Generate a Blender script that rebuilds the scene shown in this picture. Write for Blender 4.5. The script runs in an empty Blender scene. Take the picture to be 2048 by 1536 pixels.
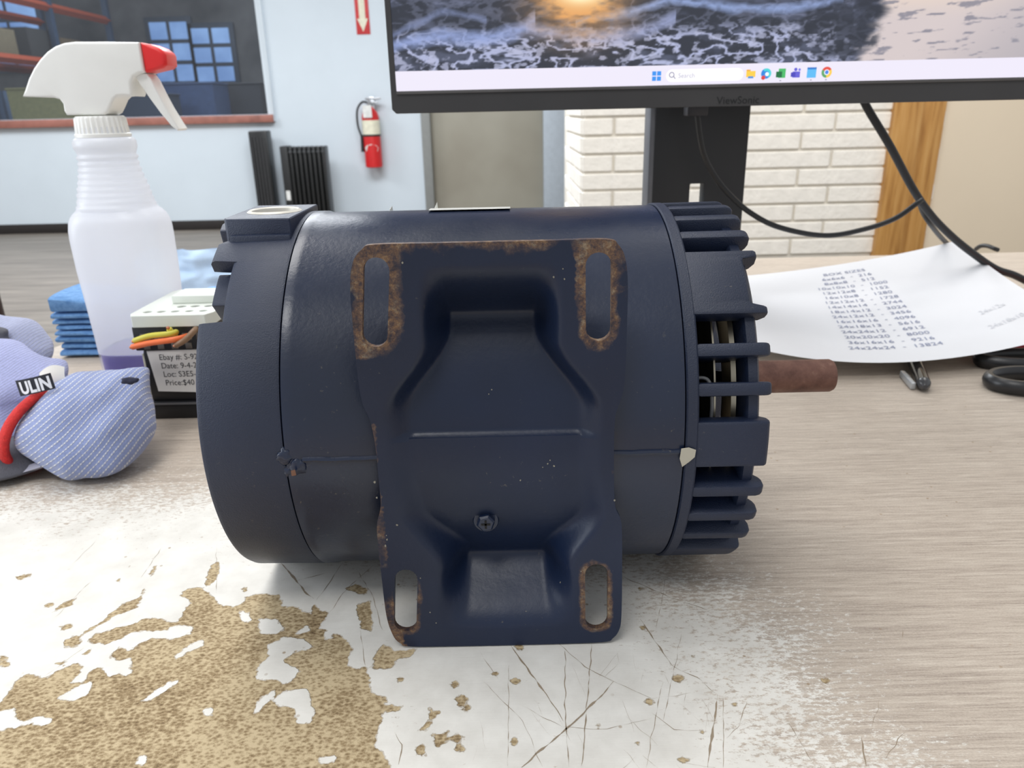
import bpy, bmesh, math, random
import numpy as np
from math import sin, cos, pi, radians, sqrt
from mathutils import Vector, Matrix, noise
from mathutils.geometry import delaunay_2d_cdt
random.seed(7); np.random.seed(7)
SC = bpy.context.scene; COL = SC.collection
DZ = 0.76            # desk top height above the floor; coordinates below are relative to the desk top
# ------------------------------------------------------------------ camera, light, exposure
cam_d = bpy.data.cameras.new('camera'); cam = bpy.data.objects.new('camera', cam_d); COL.objects.link(cam)
cam_d.sensor_width = 36; cam_d.lens = 1500/2048*36; cam_d.clip_start = .02; cam_d.clip_end = 60
CAMP = Vector((0, 0, .206)); PITCH = radians(20); ROLL = radians(1.3)
cam.location = CAMP + Vector((0, 0, DZ))
cam.rotation_euler = (Matrix.Rotation(pi/2-PITCH, 3, 'X') @ Matrix.Rotation(-ROLL, 3, 'Z')).to_euler()
cam_d.dof.use_dof = True; cam_d.dof.focus_distance = .275; cam_d.dof.aperture_fstop = 26
SC.camera = cam
SC.view_settings.view_transform = 'Standard'; SC.view_settings.look = 'None'
SC.view_settings.gamma = 1; SC.view_settings.use_curve_mapping = False
SC.view_settings.exposure = 0.16
try:
    SC.cycles.use_denoising = True; SC.cycles.max_bounces = 8; SC.cycles.caustics_refractive = False
    SC.cycles.caustics_reflective = False; SC.cycles.sample_clamp_indirect = 4
except Exception: pass
W = bpy.data.worlds.new('world'); SC.world = W; W.use_nodes = True
W.node_tree.nodes['Background'].inputs[0].default_value = (.93, .96, 1, 1)
W.node_tree.nodes['Background'].inputs[1].default_value = .56
def area(name, loc, size, sy, power, col=(1, 1, 1), rot=(0, 0, 0)):
    d = bpy.data.lights.new(name, 'AREA'); d.shape = 'RECTANGLE'; d.size = size; d.size_y = sy; d.energy = power; d.color = col
    o = bpy.data.objects.new(name, d); COL.objects.link(o); o.location = (loc[0], loc[1], loc[2]+DZ); o.rotation_euler = rot
    o['kind'] = 'structure'; return o
area('ceiling_and_fill_lamp', (-.50, .95, 1.9), .9, 1.2, 19, (1, .98, .95))
area('ceiling_and_fill_lamp', (-.38, -.66, 1.9), .7, .5, 12, (1, .99, .97))
area('side_daylight', (-2.3, .15, .75), 1.3, 1.1, 24, (.86, .93, 1), (0, radians(-90), 0))
area('ceiling_and_fill_lamp', (1.0, 1.7, 1.9), .8, .8, 9, (1, .97, .92))
area('ceiling_and_fill_lamp', (1.1, 1.1, 1.5), 1.2, .5, 17, (1, .98, .94), (radians(72), 0, 0))  # fill lamp added and tilted to brighten the brick and beige walls
area('ceiling_and_fill_lamp', (-1.1, 3.9, 2.1), 2.2, 1.2, 120, (.92, .96, 1))
area('ceiling_and_fill_lamp', (-4.2, 4.6, 2.1), 1.4, 1.4, 70, (.95, .98, 1))
area('ceiling_and_fill_lamp', (-4.0, 10., 2.4), 2, 2, 60, (.9, .95, 1))  # light added so the room beyond the window does not go black
# ------------------------------------------------------------------ materials
def s2l(c):
    r = []
    for v in c:
        v = v/255.; r.append(v/12.92 if v <= .04045 else ((v+.055)/1.055)**2.4)
    return (r[0], r[1], r[2], 1)
class NT:
    def __init__(s, name):
        s.m = bpy.data.materials.new(name); s.m.use_nodes = True; s.t = s.m.node_tree; s.n = s.t.nodes; s.l = s.t.links
        s.b = s.n['Principled BSDF']; s.out = s.n['Material Output']
    def add(s, typ, **kw):
        n = s.n.new(typ)
        for k, v in kw.items():
            if k.startswith('i_'): n.inputs[k[2:].replace('_', ' ')].default_value = v
            else: setattr(n, k, v)
        return n
    def set(s, key, v):
        if hasattr(v, 'is_linked') or isinstance(v, bpy.types.NodeSocket): s.l.new(v, s.b.inputs[key])
        else: s.b.inputs[key].default_value = v
    def coords(s, scale=(1, 1, 1), rot=(0, 0, 0)):
        tc = s.add('ShaderNodeTexCoord'); mp = s.add('ShaderNodeMapping')
        mp.inputs['Scale'].default_value = scale; mp.inputs['Rotation'].default_value = rot
        s.l.new(tc.outputs['Object'], mp.inputs['Vector']); return mp.outputs[0]
    def noise(s, sc, detail=4, rough=.55, vec=None, out='Fac'):
        n = s.add('ShaderNodeTexNoise'); n.inputs['Scale'].default_value = sc; n.inputs['Detail'].default_value = detail
        n.inputs['Roughness'].default_value = rough; s.l.new(vec if vec is not None else s.coords(), n.inputs['Vector']); return n.outputs[out]
    def ramp(s, fac, stops):
        r = s.add('ShaderNodeValToRGB'); e = r.color_ramp.elements
        while len(e) < len(stops): e.new(.5)
        for i, (p, c) in enumerate(stops): e[i].position = p; e[i].color = c if not isinstance(c, (int, float)) else (c, c, c, 1)
        s.l.new(fac, r.inputs[0]); return r.outputs[0]
    def mix(s, fac, a, b):
        n = s.add('ShaderNodeMix', data_type='RGBA')
        for k, v in ((0, fac), (6, a), (7, b)):
            if isinstance(v, bpy.types.NodeSocket): s.l.new(v, n.inputs[k])
            else: n.inputs[k].default_value = v
        return n.outputs[2]
    def math(s, op, a, b=0., c=None, clamp=False):
        n = s.add('ShaderNodeMath', operation=op, use_clamp=clamp)
        for k, v in ((0, a), (1, b), (2, c)):
            if v is None: continue
            if isinstance(v, bpy.types.NodeSocket): s.l.new(v, n.inputs[k])
            else: n.inputs[k].default_value = v
        return n.outputs[0]
    def attr(s, name, out='Fac'):
        n = s.add('ShaderNodeAttribute'); n.attribute_name = name; return n.outputs[out]
    def bump(s, h, dist, strength=1.):
        b = s.add('ShaderNodeBump'); b.inputs['Distance'].default_value = dist; b.inputs['Strength'].default_value = strength
        s.l.new(h, b.inputs['Height']); s.l.new(b.outputs[0], s.b.inputs['Normal'])
MATS = {}
def mat(name, col, rough=.5, metal=0., var=.12, vs=30, bump=0, bs=200, spec=.5, coat=0):
    if name in MATS: return MATS[name]
    t = NT(name); c = s2l(col)
    lo = tuple(v*(1-var) for v in c[:3])+(1,); hi = tuple(min(1, v*(1+var)) for v in c[:3])+(1,)
    t.set('Base Color', t.ramp(t.noise(vs), [(.3, lo), (.7, hi)]))
    t.set('Roughness', rough); t.set('Metallic', metal); t.set('Specular IOR Level', spec); t.set('Coat Weight', coat)
    if bump: t.bump(t.noise(bs, 5), bump)
    MATS[name] = t.m; return t.m
def emis(name, col, strength=1.):
    if name in MATS: return MATS[name]
    t = NT(name); t.set('Base Color', (0.01, .01, .01, 1)); t.set('Emission Color', s2l(col)); t.set('Emission Strength', strength); t.set('Roughness', .3)
    MATS[name] = t.m; return t.m
# ------------------------------------------------------------------ mesh helpers
class MB:
    def __init__(s): s.v = []; s.f = []
    def add(s, vs, fs):
        o = len(s.v); s.v += [tuple(v) for v in vs]; s.f += [tuple(i+o for i in f) for f in fs]; return s
    def box(s, x0, x1, y0, y1, z0, z1, M=None):
        vs = [Vector((x, y, z)) for z in (z0, z1) for y in (y0, y1) for x in (x0, x1)]
        if M is not None: vs = [M @ v for v in vs]
        return s.add(vs, [(0, 2, 3, 1), (4, 5, 7, 6), (0, 1, 5, 4), (2, 6, 7, 3), (0, 4, 6, 2), (1, 3, 7, 5)])
    def loft(s, rings, cap0=True, cap1=True, closed=True):
        n = len(rings[0]); o = len(s.v)
        for r in rings: s.v += [tuple(p) for p in r]
        m = n if closed else n-1
        for i in range(len(rings)-1):
            for j in range(m):
                a = o+i*n+j; b = o+i*n+(j+1) % n; s.f.append((a, b, b+n, a+n))
        if cap0: s.f.append(tuple(o+j for j in range(n))[::-1])
        if cap1: s.f.append(tuple(o+(len(rings)-1)*n+j for j in range(n)))
        return s
    def lathe(s, prof, axis, c=(0, 0, 0), n=48, cap=True):
        # prof: list of (along, radius) about the given axis
        c = Vector(c); rings = []
        for a, r in prof:
            ring = []
            for k in range(n):
                t = 2*pi*k/n
                if axis == 'X': p = Vector((a, -r*cos(t), r*sin(t)))
                elif axis == 'Y': p = Vector((r*cos(t), a, r*sin(t)))
                else: p = Vector((r*cos(t), r*sin(t), a))
                ring.append(c+p)
            rings.append(ring)
        return s.loft(rings, cap, cap)
    def tube(s, path, r, n=10, cap=True):
        P = [Vector(p) for p in path]; rs = r if isinstance(r, (list, tuple)) else [r]*len(P)
        rings = []; up = Vector((0, 0, 1))
        for i, p in enumerate(P):
            t = (P[min(i+1, len(P)-1)]-P[max(i-1, 0)]).normalized()
            if i == 0:
                up = Vector((0, 0, 1)) if abs(t.z) < .9 else Vector((0, 1, 0))
            a = (up - t*up.dot(t)).normalized(); b = t.cross(a); up = a
            rings.append([p+a*rs[i]*cos(2*pi*k/n)+b*rs[i]*sin(2*pi*k/n) for k in range(n)])
        return s.loft(rings, cap, cap)
    def grid(s, fn, nu, nv):
        o = len(s.v)
        for j in range(nv+1):
            for i in range(nu+1): s.v.append(tuple(fn(i/nu, j/nv)))
        for j in range(nv):
            for i in range(nu):
                a = o+j*(nu+1)+i; s.f.append((a, a+1, a+nu+2, a+nu+1))
        return s
    def pillowprism(s, poly, half, r, fn, steps=4, back=True):
        # a polygon extruded along a third axis with rounded rims; fn(u,v,w)->xyz
        n = len(poly); P = [Vector(p) for p in poly]
        A = sum(P[i].x*P[(i+1) % n].y-P[(i+1) % n].x*P[i].y for i in range(n))
        if A < 0: P.reverse()
        nor = []
        for i in range(n):
            e1 = (P[i]-P[i-1]).normalized(); e2 = (P[(i+1) % n]-P[i]).normalized()
            nn = Vector((-(e1.y+e2.y), e1.x+e2.x))
            nn = nn.normalized() if nn.length > 1e-9 else Vector((-e1.y, e1.x)); nor.append(nn)
        rings = []
        th = [pi/2*k/steps for k in range(steps, -1, -1)]
        for t in th: rings.append([fn(*(p+q*r*(1-cos(t))), -(half-r+r*sin(t))) for p, q in zip(P, nor)])
        for t in th[::-1]: rings.append([fn(*(p+q*r*(1-cos(t))), (half-r+r*sin(t))) for p, q in zip(P, nor)])
        return s.loft(rings)
    def plate(s, outline, holes, fn, thick, fn2=None, inner=None):
        # flat sheet cut by holes; fn(u,v,w)->xyz, w=0 front, w=thick back
        pts = []; edges = []
        for loop in [outline]+holes:
            o = len(pts); pts += [Vector(p) for p in loop]; edges += [(o+i, o+(i+1) % len(loop)) for i in range(len(loop))]
        if inner: pts += [Vector(p) for p in inner]
        V, E, F, *_ = delaunay_2d_cdt(pts, edges, [], 0, 1e-7)
        def inside(p, L):
            c = False; n = len(L)
            for i in range(n):
                x1, y1 = L[i]; x2, y2 = L[(i+1) % n]
                if (y1 > p.y) != (y2 > p.y) and p.x < (x2-x1)*(p.y-y1)/(y2-y1)+x1: c = not c
            return c
        tri = []
        for f in F:
            c = (V[f[0]]+V[f[1]]+V[f[2]])/3
            if inside(c, outline) and not any(inside(c, h) for h in holes): tri.append(tuple(f))
        o = len(s.v); n = len(V)
        s.v += [tuple(fn(v.x, v.y, 0)) for v in V]; s.v += [tuple(fn(v.x, v.y, thick)) for v in V]
        cnt = {}
        for f in tri:
            for k in range(3): cnt[(f[k], f[(k+1) % 3])] = 1
        for f in tri: s.f.append(tuple(o+i for i in f)); s.f.append(tuple(o+n+i for i in f[::-1]))
        for (a, b) in cnt:
            if (b, a) not in cnt: s.f.append((o+b, o+a, o+n+a, o+n+b))
        s.uv = V; return s
BASE = {}
def prop(o, label=None, cat=None, group=None, kind=None):
    if label: o['label'] = label
    if cat: o['category'] = cat
    if group: o['group'] = group
    if kind: o['kind'] = kind
    return o
def thing(name, label, cat, base, group=None):
    o = bpy.data.objects.new(name, None); COL.objects.link(o); o.empty_display_size = .02
    o.location = (base[0], base[1], base[2]+DZ); BASE[o.name] = Vector(base); return prop(o, label, cat, group)
def mesh(name, mb, m, base=Vector((0, 0, 0)), smooth=35, bevel=0, seg=2, fix=True):
    d = bpy.data.meshes.new(name)
    b = Vector(base); d.from_pydata([(v[0]-b.x, v[1]-b.y, v[2]-b.z) for v in mb.v], [], mb.f)
    bm = bmesh.new(); bm.from_mesh(d)
    if fix: bmesh.ops.recalc_face_normals(bm, faces=bm.faces)
    if bevel:
        ed = [e for e in bm.edges if len(e.link_faces) == 2 and e.calc_face_angle(0) > radians(40)]
        bmesh.ops.bevel(bm, geom=ed, offset=bevel, segments=seg, affect='EDGES', profile=.5, clamp_overlap=True)
    bm.to_mesh(d); bm.free()
    if smooth:
        d.shade_smooth(); d.set_sharp_from_angle(angle=radians(smooth))
    d.materials.append(m); return d
def part(name, mb, m, parent, label=None, kind=None, **kw):
    r = parent
    while r.parent: r = r.parent
    o = bpy.data.objects.new(name, mesh(name, mb, m, BASE[r.name], **kw)); COL.objects.link(o); o.parent = parent
    return prop(o, label, None, None, kind)
def solo(name, mb, m, label=None, cat=None, base=(0, 0, 0), group=None, kind=None, **kw):
    o = bpy.data.objects.new(name, mesh(name, mb, m, base, **kw)); COL.objects.link(o)
    o.location = (base[0], base[1], base[2]+DZ); BASE[o.name] = Vector(base); return prop(o, label, cat, group, kind)
def text_mb(s, size, fn, align='LEFT', mb=None, spacing=1., bold=0):
    cu = bpy.data.curves.new('lettering', 'FONT'); cu.body = s; cu.size = size; cu.align_x = align; cu.space_character = spacing; cu.resolution_u = 3; cu.offset = bold
    ob = bpy.data.objects.new('lettering', cu); COL.objects.link(ob)
    dg = bpy.context.evaluated_depsgraph_get(); me = bpy.data.meshes.new_from_object(ob.evaluated_get(dg))
    mb = mb or MB(); mb.add([fn(v.co.x, v.co.y) for v in me.vertices], [tuple(p.vertices) for p in me.polygons])
    bpy.data.objects.remove(ob); bpy.data.curves.remove(cu); bpy.data.meshes.remove(me); return mb
def spline(pts, n=8, closed=False):
    P = [Vector(p) for p in pts]; N = len(P); out = []
    for i in range(N if closed else N-1):
        if closed: a, b, c, d = P[i-1], P[i], P[(i+1) % N], P[(i+2) % N]
        else: a, b, c, d = P[max(i-1, 0)], P[i], P[i+1], P[min(i+2, N-1)]
        for k in range(n):
            t = k/n; out.append(.5*((2*b)+(c-a)*t+(2*a-5*b+4*c-d)*t*t+(3*b-a-3*c+d)*t**3))
    if not closed: out.append(P[-1])
    return out
def ray(px, py):
    U = px-1024; Wy = py-768; u = U*cos(ROLL)-Wy*sin(ROLL); w = U*sin(ROLL)+Wy*cos(ROLL)
    return Vector((u/1500, cos(PITCH)-w/1500*sin(PITCH), -sin(PITCH)-w/1500*cos(PITCH)))
def atz(px, py, z=0.):
    r = ray(px, py); return CAMP+r*((z-CAMP.z)/r.z)
def aty(px, py, y):
    r = ray(px, py); return CAMP+r*(y/r.y)
def sstep(a, b, x):
    t = min(1, max(0, (x-a)/(b-a))); return t*t*(3-2*t)
# ------------------------------------------------------------------ setting: room
wall_m = mat('wall_paint', (214, 224, 232), .6, var=.03, vs=2)
WY = 7.0
def rect(x0, x1, z0, z1): return [(x0, z0), (x1, z0), (x1, z1), (x0, z1)]
yf = lambda Y: (lambda u, v, w: (u, Y+w, v))
FZ = -DZ; WTOP = 2.2
mb = MB().plate(rect(-9, 4.5, FZ, WTOP), [rect(-6.6, -2.055, .212, 1.7)], yf(WY), .12)
# the door opening is cut in the wall right of the white stretch
mb = MB().plate(rect(-9, 4.5, FZ, WTOP), [rect(-6.6, -2.055, .212, 1.7), rect(-.70, .50, FZ+.001, 1.35)], yf(WY), .12)
solo('wall_back', mb, wall_m, kind='structure')
t = NT('floor_planks'); v = t.coords((1, 9, 1)); n1 = t.noise(1.6, 6, .6, v); v2 = t.coords((.25, 5.5, 1))
c = t.ramp(n1, [(.3, s2l((106, 99, 91))), (.55, s2l((132, 124, 115))), (.75, s2l((152, 143, 132)))]); t.set('Base Color', c); t.set('Roughness', .45); MATS['floor'] = t.m
FL = solo('floor', MB().box(-9, 4.5, -2.5, 14.5, FZ-.05, FZ), t.m, kind='structure')
solo('baseboard_back', MB().box(-9, -.77, WY-.015, WY, FZ, FZ+.085), mat('black_rubber', (38, 33, 32), .5), kind='structure', bevel=.004)
# window in the back wall
win = solo('window_1', MB().plate(rect(-6.64, -2.02, .165, 1.74), [rect(-6.58, -2.075, .225, 1.68)], yf(WY-.03), .16), wall_m, kind='structure', bevel=.004)
solo('trim_6', MB().box(-6.66, -2.03, WY-.06, WY+.02, .158, .222), mat('sill_wood', (158, 104, 92), .5, vs=12, var=.2), kind='structure', bevel=.004)
t = NT('window_glass'); t.set('Roughness', .02); t.set('Transmission Weight', 1.); t.set('Base Color', (.80, .88, .95, 1)); t.set('IOR', 1.2)
g = t.add('ShaderNodeBsdfTransparent'); g.inputs[0].default_value = (.85, .91, 1, 1); gl = t.add('ShaderNodeBsdfGlossy'); gl.inputs['Roughness'].default_value = .03
mx = t.add('ShaderNodeMixShader'); mx.inputs[0].default_value = .06; t.l.new(g.outputs[0], mx.inputs[1]); t.l.new(gl.outputs[0], mx.inputs[2]); t.l.new(mx.outputs[0], t.out.inputs[0]); GLASS = t.m
part('pane', MB().box(-6.58, -2.075, WY+.05, WY+.056, .225, 1.68), GLASS, win, smooth=0)
# door
dfm = mat('door_frame_metal', (196, 206, 216), .4, .2, var=.05)
dgm = mat('door_frame_grey', (150, 152, 150), .45, .2, var=.05)  # greyer aluminium for the left jamb and the head
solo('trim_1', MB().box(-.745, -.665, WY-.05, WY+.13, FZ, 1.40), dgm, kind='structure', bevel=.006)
solo('trim_2', MB().box(.325, .545, WY-.05, WY+.13, FZ, 1.40), dfm, kind='structure', bevel=.008)
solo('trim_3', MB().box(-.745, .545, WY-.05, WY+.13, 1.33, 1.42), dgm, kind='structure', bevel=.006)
t = NT('door_paint'); n1 = t.noise(1.5, 3, .5)
t.set('Base Color', t.ramp(n1, [(.35, s2l((158, 152, 138))), (.7, s2l((176, 172, 158)))])); t.set('Roughness', .5)
dr = solo('door_1', MB().box(-.665, .325, WY+.03, WY+.075, FZ+.01, 1.33), t.m, kind='structure', bevel=.003)
# room beyond the window
dk = mat('warehouse_wall', (98, 94, 88), .8, var=.55, vs=1.3)
hb = 13.0
solo('wall_far', MB().box(-12, -.2, hb, hb+.1, FZ, 4), dk, kind='structure')
def onfar(x0, y0, x1, y1, Y):   # photo rectangle to wall-plane rectangle
    a = aty(x0, y1, Y); b = aty(x1, y0, Y); return a.x, b.x, a.z, b.z
blue = NT('daylit_glass'); n1 = blue.noise(1.2, 4); blue.set('Base Color', (.02, .03, .05, 1)); blue.set('Emission Color', blue.ramp(n1, [(.35, s2l((96, 126, 168))), (.7, s2l((150, 180, 215)))])); blue.set('Emission Strength', 1.)
wf = mat('dark_frame', (52, 58, 66), .5)
k = 2
for (x0, y0, x1, y1, rows, cols) in [(318, 40, 378, 168, 3, 2), (398, 52, 462, 168, 3, 2), (-20, -60, 62, 140, 4, 2)]:
    a, b, z0, z1 = onfar(x0, y0, x1, y1, hb)
    fr = solo('window_%d' % k, MB().box(a-.05, b+.05, hb-.06, hb-.01, z0-.05, z1+.05), wf, kind='structure', bevel=.01); k += 1
    for i in range(cols):
        for j in range(rows):
            xx0 = a+(b-a)*i/cols; xx1 = a+(b-a)*(i+1)/cols; zz0 = z0+(z1-z0)*j/rows; zz1 = z0+(z1-z0)*(j+1)/rows
            part('pane', MB().box(xx0+.03, xx1-.03, hb-.08, hb-.055, zz0+.03, zz1-.03), blue.m, fr, smooth=0)
orange = mat('rack_orange', (196, 86, 48), .5); rackblue = mat('rack_post', (62, 78, 96), .5)
rk = thing('pallet_rack', 'tall pallet rack with orange beams seen through the window at top left', 'rack', (-6.4, 9.5, FZ))
RA = Vector((-5.95, 7.9, 0)); RB = Vector((-6.0, 12.6, 0))
for q in (0, .33, .66, 1):
    for s in (0, -1.0):
        p = RA.lerp(RB, q); part('post', MB().box(p.x+s-.04, p.x+s+.04, p.y-.04, p.y+.04, FZ, 2.6), rackblue, rk, bevel=.005)
for z in (.12, .93, 1.62):
    for s in (0, -1.0):
        part('beam', MB().tube([(RA.x+s, RA.y, z), (RB.x+s, RB.y, z)], .055, 4), orange, rk, smooth=0)
cols = [(120, 100, 70), (96, 96, 92), (84, 100, 118), (140, 124, 92), (70, 66, 60)]
for i in range(12):
    q = (i % 6)/6+.05; p = RA.lerp(RB, q); z = (.18, .99)[i//6]; h = .28+.16*random.random()
    M = Matrix.Translation((p.x-.5, p.y+.3, z))
    solo('storage_box', MB().box(-.42, .42, -.26, .24, 0, h, M).box(-.42, .42, -.02, .02, h, h+.004, M), mat('carton_%d' % (i % 5), cols[i % 5], .8), ['brown', 'dull grey', 'slate blue', 'tan', 'dark'][i % 5]+' storage box on the %s beams of the rack, %s from the window' % (['lower', 'upper'][i//6], ['nearest', 'second', 'third', 'fourth', 'fifth', 'farthest'][i % 6]), 'box', base=(p.x-.5, p.y+.3, z), bevel=.01)
def farbox(x0, y0, x1, y1, Y, dep, m, name, label, cat, zfloor=False):
    a = aty(x0, y1, Y); b = aty(x1, y0, Y); z0 = FZ if zfloor else a.z
    w = b.x-a.x
    o = MB().box(a.x, b.x, Y, Y+dep, z0, b.z); o.box(a.x-.01, b.x+.01, Y-.01, Y+dep+.01, b.z, b.z+.02)
    return solo(name, o, m, label, cat, base=((a.x+b.x)/2, Y+dep/2, z0), bevel=.01)
farbox(335, 168, 425, 225, 9.2, .5, mat('blue_panel', (62, 82, 116), .5), 'counter', 'blue front counter behind the window glass, left of the dark cabinet', 'counter', zfloor=True)
farbox(428, 168, 520, 225, 9.85, .5, mat('dark_cab', (58, 52, 48), .6), 'cabinet', 'dark cabinet behind the right end of the window', 'cabinet', zfloor=True)
farbox(24, 178, 128, 235, 8.0, .6, mat('carton_y', (150, 136, 82), .8), 'carton', 'yellowish carton behind the window under the sprayer head', 'box', zfloor=True)
farbox(232, 190, 320, 235, 8.4, .5, mat('dark_cab2', (50, 56, 66), .6), 'crate', 'dark crate seen behind the window between sprayer and trigger', 'crate', zfloor=True)
# brick wall, its return, wooden trim and beige wall
BY = 2.84; CX = .2748
mort = mat('painted_mortar', (218, 212, 200), .7, var=.05, vs=20)
brm = mat('white_painted_brick', (240, 235, 226), .6, var=.05, vs=25, bump=.003, bs=60)
wb = solo('wall_brick', MB().box(CX+.008, 1.56, BY+.006, BY+.99, FZ, 1.5), mort, kind='structure')
def brick_mesh(L, side=False):
    m = MB()
    if side: m.box(-.004, .02, 0, L-.009, 0, .0555)
    else: m.box(0, L-.009, -.004, .02, 0, .0555)
    d = mesh('brick', m, brm, bevel=.0035, seg=1); return d
full = brick_mesh(.397); head = brick_mesh(.117); sfull = brick_mesh(.397, True); shead = brick_mesh(.28, True)
def put(d, x, y, z):
    o = bpy.data.objects.new('brick', d); COL.objects.link(o); o.parent = wb; o.location = (x+random.uniform(-.001, .001), y+random.uniform(-.002, .001), z); return o
for kk in range(-7, 8):
    z = .114+kk*.0638+.004; odd = (kk % 2 == 0)
    x = CX
    if odd: put(head, x, BY, z); x += .117
    while x < 1.36: put(full, x, BY, z); x += .397
    y = BY+.03
    if not odd: put(shead, CX, y, z); y += .28
    while y < BY+.7: put(sfull, CX, y, z); y += .397
t = NT('oak_trim'); vv = t.coords((14, 14, .8)); n1 = t.noise(5, 6, .6, vv)
t.set('Base Color', t.ramp(n1, [(.3, s2l((158, 108, 52))), (.5, s2l((192, 142, 78))), (.75, s2l((206, 160, 98)))])); t.set('Roughness', .4); OAK = t.m
solo('trim_4', MB().box(1.376, 1.475, BY-.03, BY+.05, FZ, 1.5), OAK, kind='structure', bevel=.003)
solo('trim_5', MB().box(1.475, 1.565, BY-.015, BY+.05, FZ, 1.5), OAK, kind='structure', bevel=.003)
solo('wall_right', MB().box(1.56, 4.5, BY, BY+.12, FZ, 1.5), mat('beige_paint', (226, 210, 186), .6, var=.03, vs=2), kind='structure')
# ------------------------------------------------------------------ things on and by the far wall
S = WY/6.6
blk = mat('black_enamel', (26, 27, 28), .35, var=.1); blk2 = mat('black_plastic', (32, 33, 34), .5)
th = thing('tower_heater', 'tall narrow black tower standing against the white wall under the window corner', 'heater', (-2.19, WY-.15, FZ))
a = aty(500, 262, WY-.15); b = aty(537, 262, WY-.15)
part('housing', MB().box(a.x, b.x, WY-.22, WY-.08, FZ+.03, a.z), blk, th, bevel=.012)
part('base', MB().box(a.x-.04, b.x+.04, WY-.27, WY-.03, FZ, FZ+.03), blk2, th, bevel=.008)
m = MB()
for i in range(5): m.box(a.x+.02+i*.027, a.x+.03+i*.027, WY-.226, WY-.219, FZ+.1, a.z-.05)
part('grille', m, mat('grille_grey', (58, 58, 60), .4), th)
rd = thing('oil_radiator', 'black finned oil radiator standing by the white wall', 'radiator', (-1.8, WY-.25, FZ))
a = aty(563, 292, WY-.25); b = aty(653, 289, WY-.25); zt = a.z; n = 8; pw = (b.x-a.x-.07)/n
part('control_box', MB().box(a.x, a.x+.068, WY-.33, WY-.17, FZ+.10, zt), blk2, rd, bevel=.01)
part('tag', MB().box(a.x+.015, a.x+.05, WY-.334, WY-.33, FZ+.28, FZ+.36), mat('paper_tag', (225, 225, 222), .6), rd, label='white tag on the control box')
for i in range(n):
    x = a.x+.075+i*pw
    f = part('fin', MB().box(x, x+pw*.72, WY-.33, WY-.17, FZ+.09, zt-.005), blk, rd, bevel=.012)
    part('cap', MB().lathe([(WY-.336, .001), (WY-.334, .012), (WY-.33, .016)], 'Y', (x+pw*.36, 0, zt-.05), 10), mat('fin_cap_grey', (66, 68, 70), .3), f)  # lighter grey button near the top of each fin
for s in (a.x+.03, b.x-.05):
    part('foot', MB().box(s, s+.03, WY-.37, WY-.13, FZ+.03, FZ+.06).lathe([(s-.005, .001), (s-.005, .028), (s+.035, .028), (s+.035, .001)], 'X', (0, WY-.35, FZ+.028), 12), blk2, rd)
ex = thing('fire_extinguisher', 'red fire extinguisher hanging on the white wall left of the door', 'extinguisher', (-1.17, WY-.1, -.24))
p0 = aty(751, 335, WY-.1); pt = aty(740, 213, WY-.1); cx = aty(746, 300, WY-.1).x; zb = p0.z; zt = pt.z; red = mat('red_enamel', (206, 34, 36), .35, var=.06)
R = .075; c0 = (cx, WY-.1, 0)
part('cylinder', MB().lathe([(zb, .06), (zb+.008, R), (zt-.09, R), (zt-.05, R*.85), (zt-.02, .04), (zt, .022)], 'Z', c0, 32), red, ex)
z1 = zb+.275
part('instruction_label', MB().lathe([(z1, R+.0015), (z1+.12, R+.0015)], 'Z', c0, 32, cap=False), mat('label_cream', (232, 228, 205), .5), ex, label='cream instruction label wrapped round the upper cylinder', fix=False)
part('band', MB().lathe([(z1-.012, R+.003), (z1+.004, R+.003)], 'Z', c0, 32, cap=False), blk2, ex, fix=False)
part('label', MB().pillowprism([(cx-.05, zb+.14), (cx+.05, zb+.14), (cx+.058, zb+.17), (cx+.04, zb+.19), (cx, zb+.2), (cx-.04, zb+.19), (cx-.058, zb+.17)], .001, .0005, lambda u, v, w: (u, WY-.1-sqrt(max(0, R*R-(u-cx)**2))-.002+w, v), 1), mat('paper_tag', (225, 225, 222), .6), ex, label='white shield-shaped label')
part('valve', MB().lathe([(zt, .02), (zt+.03, .02), (zt+.04, .012), (zt+.06, .012)], 'Z', c0, 12).box(cx-.03, cx+.10, WY-.115, WY-.085, zt+.055, zt+.07).box(cx-.02, cx+.08, WY-.11, WY-.09, zt+.03, zt+.038), mat('steel', (180, 182, 185), .3, .9), ex, bevel=.002)
part('hang_tag', MB().box(cx-.045, cx+.03, WY-.19, WY-.187, zt-.09, zt+.01), mat('paper_tag', (225, 225, 222), .6), ex, label='white inspection tag')
part('hose', MB().tube(spline([(cx-.01, WY-.1, zt+.03), (cx-.06, WY-.11, zt+.035), (cx-.105, WY-.12, zt-.03), (cx-.11, WY-.12, zt-.15), (cx-.09, WY-.12, z1), (cx-.085, WY-.12, z1-.03)]), .009), blk2, ex)
part('nozzle', MB().lathe([(z1-.14, .016), (z1-.02, .012), (z1, .01)], 'Z', (cx-.085, WY-.12, 0), 12), blk2, ex)
part('bracket', MB().box(cx-.03, cx+.03, WY-.03, WY, zb+.1, zt+.08), mat('steel', (180, 182, 185), .3, .9), ex, bevel=.003)
sg = thing('wall_sign', 'red vertical sign with a white downward arrow on the wall above the extinguisher', 'sign', (-1.19, WY-.01, .84))
a = aty(714, 69, WY-.005); b = aty(741, 69, WY-.005); sx = (a.x+b.x)/2; sw = (b.x-a.x)/2; z0 = a.z
part('board', MB().box(sx-sw, sx+sw, WY-.006, WY, z0, z0+.42), mat('sign_red', (205, 60, 62), .5), sg, bevel=.001)
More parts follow.
